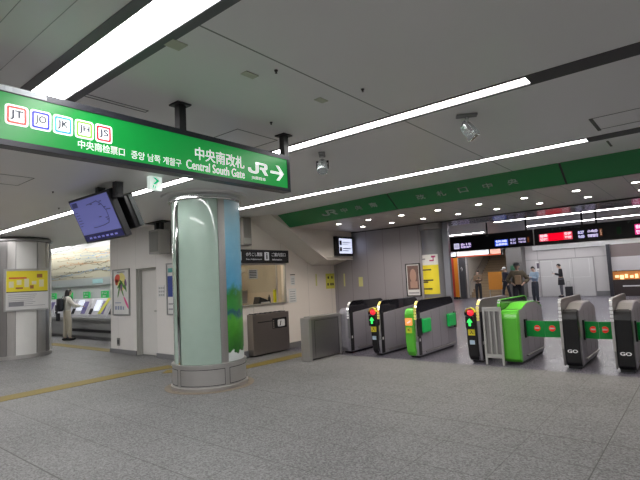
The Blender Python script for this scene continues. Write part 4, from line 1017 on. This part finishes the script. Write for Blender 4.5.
# shop
t=thing('shop_front','dark shop counter with glowing orange food display and grey glass above','shop',(-1.5,27.6,0))
build('counter',MB().box(-3.72,3,27.5,28.2,0,.80),mat('dark brown counter',(.035,.025,.025),.4),t)
build('post',MB().box(-3.86,-3.7,27.45,28.04,0,2.6),mat('dark post',(.03,.03,.04),.4),t)
cs=build('display_case',MB().box(-3.7,3,27.7,28.2,.82,1.22),mat('lit case',(.35,.15,.05),.4,0,(1,.38,.10),.6),t)
r=random.Random(2)
for k in range(30):
    x=-3.6+.21*k; z=.825+r.uniform(0,.1); build('food_tray',MB().box(x,x+r.uniform(.08,.16),27.6,27.7,z,z+r.uniform(.1,.24)),mat('glowing food',(.9,.6,.3),.4,0,(1,.72,.4),2.6),cs)
build('glass_front',MB().box(-3.7,3,27.6,27.65,1.26,1.95),mat('milky glass',(.50,.48,.50),.25),t)
build('header_panel',MB().box(-3.7,3,27.6,27.7,1.95,2.58),mat('brown header',(.16,.13,.13),.4),t)
mb=MB().box(-3.3,-2.0,27.49,27.5,.47,.53)
build('white_caption_strip',mb,mat('pale lettering',(.7,.7,.7),.5),t)

# ------------------------------------------------------------------ ticket machines and route map
t=thing('route_map','long cream route map with coloured rail lines over the ticket machines','map',(-16,7.45,1.75))
build('map_board',MB().box(-21,-12.0,7.46,7.5,1.95,2.97),mat('map cream',(.44,.43,.33),.55),t)
build('fare_strip',MB().box(-21,-12.0,7.46,7.5,1.70,1.95),mat('map grey',(.36,.40,.40),.5),t)
r=random.Random(11)
inkm=[mat('map ink brown',(.16,.15,.10),.5),mat('map ink grey',(.25,.28,.25),.5),mat('map ink blue',(.15,.28,.45),.5),mat('map ink rust',(.45,.25,.12),.5)]
for k in range(44):
    z=r.uniform(1.98,2.92); x=r.uniform(-21,-13.5); L=r.uniform(1.2,4.5); mb=MB(); pts=[(x,z)]; n=int(L/.3)
    for i in range(n):
        dz=r.choice([0,0,0,0,0,.015,-.015,.06,-.06]); pts.append((min(-12.1,pts[-1][0]+.3),max(1.98,min(2.94,pts[-1][1]+dz))))
    for a,b_ in zip(pts,pts[1:]):
        if b_[0]-a[0]<.01: continue
        mb.prism([(a[0],a[1]-.007),(b_[0],b_[1]-.007),(b_[0],b_[1]+.007),(a[0],a[1]+.007)],'y',7.456,7.46)
    for p in pts[::3]: mb.box(p[0]-.03,p[0]+.05,7.455,7.46,p[1]+.015,p[1]+.04)
    if len(mb.bm.faces): build('rail_line',mb,inkm[k%4] if k%3 else inkm[0],t)
    else: mb.bm.free()
build('map_panel_blue',MB().box(-15.9,-15.2,7.452,7.46,1.76,1.9),mat('pale teal',(.35,.6,.6),.5),t)
t=thing('ticket_counter','long grey counter ledge under the ticket machines','counter',(-16,7.2,0))
build('ledge',MB().box(-21,-11.6,6.98,7.46,.60,.68),mat('counter laminate',(.36,.37,.38),.35),t,.008)
build('front_panel',MB().box(-21,-11.6,7.15,7.46,.08,.60),mat('counter front grey',(.42,.43,.44),.45),t)
build('kick_plate',MB().box(-21,-11.6,7.2,7.46,0,.08),M_skirt,t)
build('heating_pipe',MB().box(-17.0,-13.8,7.08,7.14,.22,.30),M_blackm,t)
for k,x in enumerate((-18.85,-17.5,-16.2,-14.95,-13.65,-12.35)):
    lab=['ticket machine left of the person with the backpack, outermost','ticket machine directly left of the person with the backpack','ticket machine right beside the person with the backpack','ticket machine with yellow strip by the white wall corner','ticket machine hidden behind the white wall corner','last ticket machine hidden behind the white wall'][k]
    t=thing('ticket_machine',lab,'ticket machine',(x,7.3,.68),'row of ticket machines')
    build('cabinet',MB().prism([(7.46,.68),(7.12,.68),(7.12,.76),(7.34,1.26),(7.46,1.26)],'x',x-.62,x+.62),mat('machine white',(.68,.69,.73),.35),t,.01)
    sl=Matrix.Translation((x,7.12,.76))@Matrix.Rotation(-math.atan2(.22,.50),4,'X')
    build('touch_screen',MB().box(-.30,.06,-.012,-.002,.14,.48).xf(sl),mat('bright touch screen',(.6,.65,.8),.2,0,(.8,.87,1),1.5),t)
    build('keypad_panel',MB().box(.14,.42,-.012,-.002,.03,.45).xf(sl),mat('machine violet',(.20,.18,.40),.35),t)
    build('coin_slot',MB().box(-.5,-.36,-.03,-.002,.02,.2).xf(sl),M_ink,t)
    s=build('header_sign',MB().box(x-.22,x+.22,7.38,7.42,1.28,1.50),mat('machine sign green',(.02,.35,.08),.4,0,(.03,.5,.12),.5),t)
    fit_text('きっぷ',(x-.16,1.40,x+.16,1.47),'Y',7.38,'sign_text',M_paper,s,.01)
    build('sign_arrow',MB().box(x-.1,x+.1,7.376,7.38,1.32,1.35),M_paper,s)
    if k==3: build('yellow_strip',MB().prism([(.02,.0),(.22,.0),(.5,.52),(.32,.52)],'y',-.02,-.013).xf(sl@Matrix.Translation((0.05,0,.03))),mat('lime yellow strip',(.75,.75,.12),.5),t)

# ------------------------------------------------------------------ people
def skin_mesh(chains,name,m,parent,sub=1,extra=None,mtx=None):
    """chains: list of lists of (index key, (x,y,z), r). keys join chains."""
    bm=bmesh.new(); lay=bm.verts.layers.skin.verify(); V={}; root=False
    for ch in chains:
        prev=None
        for key,p,r in ch:
            if key in V: v=V[key]
            else:
                v=bm.verts.new(p); V[key]=v
                rr=r if isinstance(r,tuple) else (r,r)
                v[lay].radius=rr
                v[lay].use_root = not root
                root=True
            if prev is not None and prev is not v and bm.edges.get((prev,v)) is None: bm.edges.new((prev,v))
            prev=v
    me=bpy.data.meshes.new('sk'); bm.to_mesh(me); bm.free()
    o=bpy.data.objects.new('sk',me); C.objects.link(o)
    o.modifiers.new('s','SKIN').use_smooth_shade=True
    sd=o.modifiers.new('u','SUBSURF'); sd.levels=sub; sd.render_levels=sub
    bpy.context.view_layer.update()
    me2=bpy.data.meshes.new_from_object(o.evaluated_get(bpy.context.evaluated_depsgraph_get()))
    bpy.data.objects.remove(o); bpy.data.meshes.remove(me)
    b2=bmesh.new(); b2.from_mesh(me2); bpy.data.meshes.remove(me2)
    if extra: extra(b2)
    for f in b2.faces: f.smooth=True
    if mtx: bmesh.ops.transform(b2,matrix=mtx,verts=b2.verts)
    return build(name,b2,m,parent,smooth=True)
def person(label,loc,rz,height,top_c,leg_c,arms,hair='short',hat=None,coat=0,shoe=(.02,.02,.02),step=0,head_pitch=.25,bag=None,width=1.0):
    t=thing('person',label,'person',(0,0,0)); k=height/1.70
    M=Matrix.Rotation(rz,4,'Z')@Matrix.Scale(k,4)
    hipz,shz=.92,1.41
    def leg(s): 
        dy=step*s
        return [('pel',(0,0,.95),.11),('hip%d'%s,(s*.09,0,hipz-.03),.085),('kn%d'%s,(s*.10,dy*.5+.02,.50),.055),('an%d'%s,(s*.105,dy,.09),.037),('to%d'%s,(s*.115,dy+.13,.035),.03)]
    spine=[('pel',(0,0,.95),.11),('bel',(0,0,1.08),.105),('che',(0,.0,1.28),.12),('nk0',(0,-.01,1.43),.06),('nk1',(0,.005,1.50),.05),('hd',(0,.02,1.55),.055)]
    def arm(s):
        e,h=arms[0 if s<0 else 1]
        return [('che',(0,0,1.28),.12),('sh%d'%s,(s*.165,-.005,1.385),.055),('el%d'%s,e,.04),('wr%d'%s,h,.028)]
    def hand(s):
        e,h=[Vector(a) for a in arms[0 if s<0 else 1]]; d=(h-e).normalized(); 
        side=d.cross(Vector((0,0,1))); side=side.normalized() if side.length>.1 else Vector((1,0,0)); side=side*(-s)
        pc=h+d*.05; out=[[('wr%d'%s,tuple(h),.028),('pm%d'%s,tuple(pc),(.036,.018))]]
        curl=Vector((0,0,-1)) if abs(d.z)<.8 else Vector((0,1,0))
        for i,(off,ln) in enumerate(((-.03,.065),(-.01,.075),(.01,.07),(.028,.055))):
            a=pc+side*off+d*.03; b_=a+d*ln*.55+curl*.008; c_=b_+d*ln*.4+curl*.025
            out.append([('pm%d'%s,tuple(pc),.03),('fa%d%d'%(s,i),tuple(a),.009),('fb%d%d'%(s,i),tuple(b_),.0085),('fc%d%d'%(s,i),tuple(c_),.007)])
        a=h+d*.03-side*.035; b_=a-side*.02+d*.03
        out.append([('wr%d'%s,tuple(h),.028),('ta%d'%s,tuple(a),.011),('tb%d'%s,tuple(b_),.009)])
        return out
    hm=Matrix.Translation((0,.015,1.50))@Matrix.Rotation(-head_pitch,4,'X')
    def head(b):
        n0=len(b.verts)
        r=bmesh.ops.create_uvsphere(b,u_segments=18,v_segments=14,radius=1)
        for v in r['verts']:
            x,y,z=v.co
            jaw=1-.25*max(0,-z)
            nose=.16*math.exp(-((x/.16)**2+((z+.12)/.22)**2)) if y>0 else 0
            brow=-.06*math.exp(-(((abs(x)-.35)/.16)**2+((z-.06)/.12)**2)) if y>0 else 0
            v.co=Vector((x*.073*jaw,(y+nose+brow)*.09,z*.112))
        for s in (-1,1):
            bmesh.ops.create_uvsphere(b,u_segments=8,v_segments=6,radius=1,matrix=Matrix.Translation((s*.075,0,-.01))@Matrix.Diagonal((.012,.02,.03,1)))
        nv=[v for v in b.verts if v.index==-1 or v.index>=n0]
        b.verts.ensure_lookup_table(); nv=b.verts[n0:]
        bmesh.ops.transform(b,matrix=hm@Matrix.Translation((0,.015,.09)),verts=nv)
    body=skin_mesh([spine,leg(-1),leg(1),arm(-1),arm(1)]+hand(-1)+hand(1),'body',M_skin,t,1,head,M)
    def grow(ch,a,cut=None):
        out=[]
        for key,p,r in ch:
            rr=tuple(x+a for x in r) if isinstance(r,tuple) else r+a
            out.append((key,p,rr))
        return out[:cut] if cut else out
    jk=mat('cloth '+str(top_c),top_c,.85,noise=.15,nscale=12); tr=mat('cloth '+str(leg_c),leg_c,.85,noise=.1,nscale=10)
    sp=[('pel',(0,0,.93),(.15*width,.115)),('bel',(0,0,1.08),(.135*width,.115)),('che',(0,0,1.28),(.155*width,.13)),('nk0',(0,-.01,1.43),.075)]
    ch=[sp]
    for s in (-1,1): ch.append([('che',(0,0,1.28),.14)]+[(a,b_,c_+.028*width) for a,b_,c_ in arm(s)[1:]])
    skin_mesh(ch,'jacket',jk,t,2,None,M)
    ch=[[('pel',(0,0,.95),(.135*width,.12)),('bel',(0,0,1.05),(.125*width,.11))]]
    for s in (-1,1):
        l=leg(s); ch.append([l[0][:2]+(.13,),(l[1][0],l[1][1],.1),(l[2][0],l[2][1],.08*min(width,1.08)),(l[3][0],l[3][1],.06)])
    skin_mesh(ch,'trousers',tr,t,2,None,M)
    if coat:
        build('coat_skirt',MB().lathe([(.15,1.0),(.185,.8),(.20,coat),(.17,coat+.01)],seg=20).xf(M@Matrix.Diagonal((1,.8,1,1))),jk,t,smooth=True)
    for s in (-1,1):
        dy=step*s
        build('shoe',MB().sphere((s*.108,dy+.05,.045),1,(.05,.14,.05)).xf(M),mat('shoe '+str(shoe),shoe,.5),t,smooth=True)
    # hair
    hb=bmesh.new(); bmesh.ops.create_uvsphere(hb,u_segments=18,v_segments=14,radius=1)
    kill=[]
    for v in hb.verts:
        x,y,z=v.co
        v.co=Vector((x*.088,y*.104-.008,z*.126))
        if (y>.25 and z<.35) or (z<-.35 and hair=='short'): kill.append(v)
    if kill: bmesh.ops.delete(hb,geom=kill,context='VERTS')
    if hair=='long':
        for v in hb.verts:
            if v.co.z<0: v.co.z*=2.0; v.co.x*=1.05
    bmesh.ops.transform(hb,matrix=M@hm@Matrix.Translation((0,.012,.095)),verts=hb.verts)
    ho=build('hair',hb,M_hair,t,smooth=True); so=ho.modifiers.new('s','SOLIDIFY'); so.thickness=.01
    for s in (-1,1): build('eye',MB().sphere((s*.027,.098,.10),.008).xf(M@hm),M_ink,body)
    if hat:
        build('cap',MB().lathe([(.01,.225),(.07,.215),(.098,.17),(.102,.13)],seg=18).prism([(-.06,.08),(.06,.08),(.05,.19),(-.05,.19)],'z',.13,.14).xf(M@hm@Matrix.Translation((0,.012,0))),mat('cap '+str(hat),hat,.7),t,smooth=True)
    if bag=='pack':
        build('backpack',MB().box(-.15,.15,-.30,-.14,.98,1.42).xf(M),mat('black nylon',(.015,.017,.025),.6),t,.05,seg=4)
        build('backpack_pocket',MB().box(-.12,.12,-.34,-.295,1.0,1.2).xf(M),mat('black nylon',(0,0,0)),t,.02,seg=3)
        for s in (-1,1): build('shoulder_strap',MB().ribbon([(-.14,1.36),(-.1,1.47),(.0,1.50),(.1,1.44),(.15,1.3)],'x',s*.11-.02,s*.11+.02,.012).xf(M),mat('black nylon',(0,0,0)),t)
    if bag=='side': build('shoulder_bag',MB().box(.17,.3,-.12,.14,.72,1.0).xf(M),mat('tan canvas',(.35,.24,.15),.8),t,.03,seg=3)
    if bag=='vest': build('front_bag',MB().box(-.1,.1,.13,.22,1.0,1.3).xf(M),mat('tan canvas',(.35,.24,.15),.8),t,.03,seg=3)
    t.location=loc
    return t,M
hang=(( -.21,-.03,1.13),(-.23,.03,.88)),((.21,-.03,1.13),(.23,.03,.88))
phone=((-.2,.05,1.13),(-.07,.27,1.2)),((.2,.05,1.13),(.07,.27,1.2))
akimbo=((-.33,-.03,1.14),(-.19,.12,1.05)),((.33,-.03,1.14),(.19,.12,1.05))
press=((-.21,.02,1.14),(-.20,.05,.88)),((.2,.14,1.15),(.14,.38,1.12))
person('person with black backpack, white top and cream trousers at the ticket machines',(-15.8,6.6,0),-.12,1.60,(.74,.72,.66),(.62,.57,.46),press,'long',bag='pack',head_pitch=.2,width=1.25,step=.05)
o=build('small_black_bag',MB().box(-16.2,-16.05,6.42,6.50,.62,.86),mat('black nylon',(0,0,0)),None,.02); tag(o,'small black bag at the hip of the backpack person','bag')
def phone_in(label,loc,rz,k):
    p=Matrix.Translation(loc)@Matrix.Rotation(rz,4,'Z')@Matrix.Scale(k,4)
    o=build('mobile_phone',MB().box(-.035,.035,.36,.372,1.19,1.33).xf(p),M_black,None,.003); tag(o,label,'phone')
person('standing person in brown jacket and black trousers, leftmost of the people by the stairs',(-9.41,24.6,0),PI+.5,1.62,(.17,.11,.07),(.02,.02,.025),phone,'short',head_pitch=.35)
phone_in('phone held by the leftmost person in brown jacket',(-9.41,24.6,0),PI+.5,1.62/1.7)
person('person in dark clothes with white cap walking by the stairs',(-8.55,26.4,0),PI-.6,1.72,(.03,.03,.05),(.02,.02,.03),hang,'short',hat=(.85,.85,.85),step=.16)
person('person in mottled olive brown jacket and dark cap, tan bag in front',(-5.05,16.8,0),PI+.35,1.76,(.13,.105,.07),(.03,.03,.04),akimbo,'short',hat=(.03,.03,.035),width=1.25,bag='vest',head_pitch=.1)
person('person in light blue jacket and dark trousers looking at a phone',(-6.08,22.7,0),PI-.5,1.66,(.30,.40,.52),(.03,.035,.05),phone,'short',head_pitch=.4,width=1.1)
phone_in('phone held by the person in light blue jacket',(-6.08,22.7,0),PI-.5,1.66/1.7)
person('person in long black coat facing left before the far white wall',(-6.05,27.5,0),PI/2+.2,1.76,(.015,.015,.02),(.10,.10,.12),phone,'short',coat=.62,head_pitch=.35)
phone_in('phone held by the person in the long black coat',(-6.05,27.5,0),PI/2+.2,1.76/1.7)
t=thing('suitcase','small black suitcase on the floor by the person in the black coat','suitcase',(-5.7,27.4,0))
build('shell',MB().box(-5.86,-5.52,27.3,27.52,.05,.55),mat('black case',(.02,.02,.025),.5),t,.03,seg=3)
build('handle',MB().tube((-5.78,27.4,.55),(-5.78,27.4,.8),.008).tube((-5.62,27.4,.55),(-5.62,27.4,.8),.008).tube((-5.78,27.4,.8),(-5.62,27.4,.8),.01),M_steeld,t)
for x in (-5.82,-5.56): build('wheel',MB().tube((x-.015,27.4,.028),(x+.015,27.4,.028),.028),M_black,t)

# ------------------------------------------------------------------ world, camera
w=bpy.data.worlds.new('w'); sc.world=w; w.use_nodes=True
w.node_tree.nodes['Background'].inputs[0].default_value=(.5,.52,.55,1); w.node_tree.nodes['Background'].inputs[1].default_value=.05
cd=bpy.data.cameras.new('camera'); co=bpy.data.objects.new('camera',cd); C.objects.link(co); sc.camera=co
f,yaw,p,r=473.04,.681858,.0849407,-.0486317
cd.sensor_width=36; cd.sensor_fit='HORIZONTAL'; cd.lens=36*f/640; cd.clip_start=.05; cd.clip_end=100
fw=Vector((-math.sin(yaw)*math.cos(p),math.cos(yaw)*math.cos(p),math.sin(p)))
rt=Vector((math.cos(yaw),math.sin(yaw),0)); up=rt.cross(fw)
rt2=rt*math.cos(r)+up*math.sin(r); up2=-rt*math.sin(r)+up*math.cos(r)
m=Matrix.Identity(4)
for i,v in enumerate((rt2,up2,-fw)):
    for k in range(3): m[k][i]=v[k]
m.translation=(0,0,1.5); co.matrix_world=m
sc.view_settings.view_transform='Standard'; sc.view_settings.look='None'; sc.view_settings.gamma=1
sc.view_settings.use_curve_mapping=False
sc.view_settings.exposure=-1.12
sc.cycles.use_denoising=True
sc.cycles.max_bounces=7; sc.cycles.diffuse_bounces=4; sc.cycles.glossy_bounces=3; sc.cycles.transmission_bounces=4
sc.cycles.sample_clamp_indirect=6; sc.cycles.caustics_reflective=False; sc.cycles.caustics_refractive=False
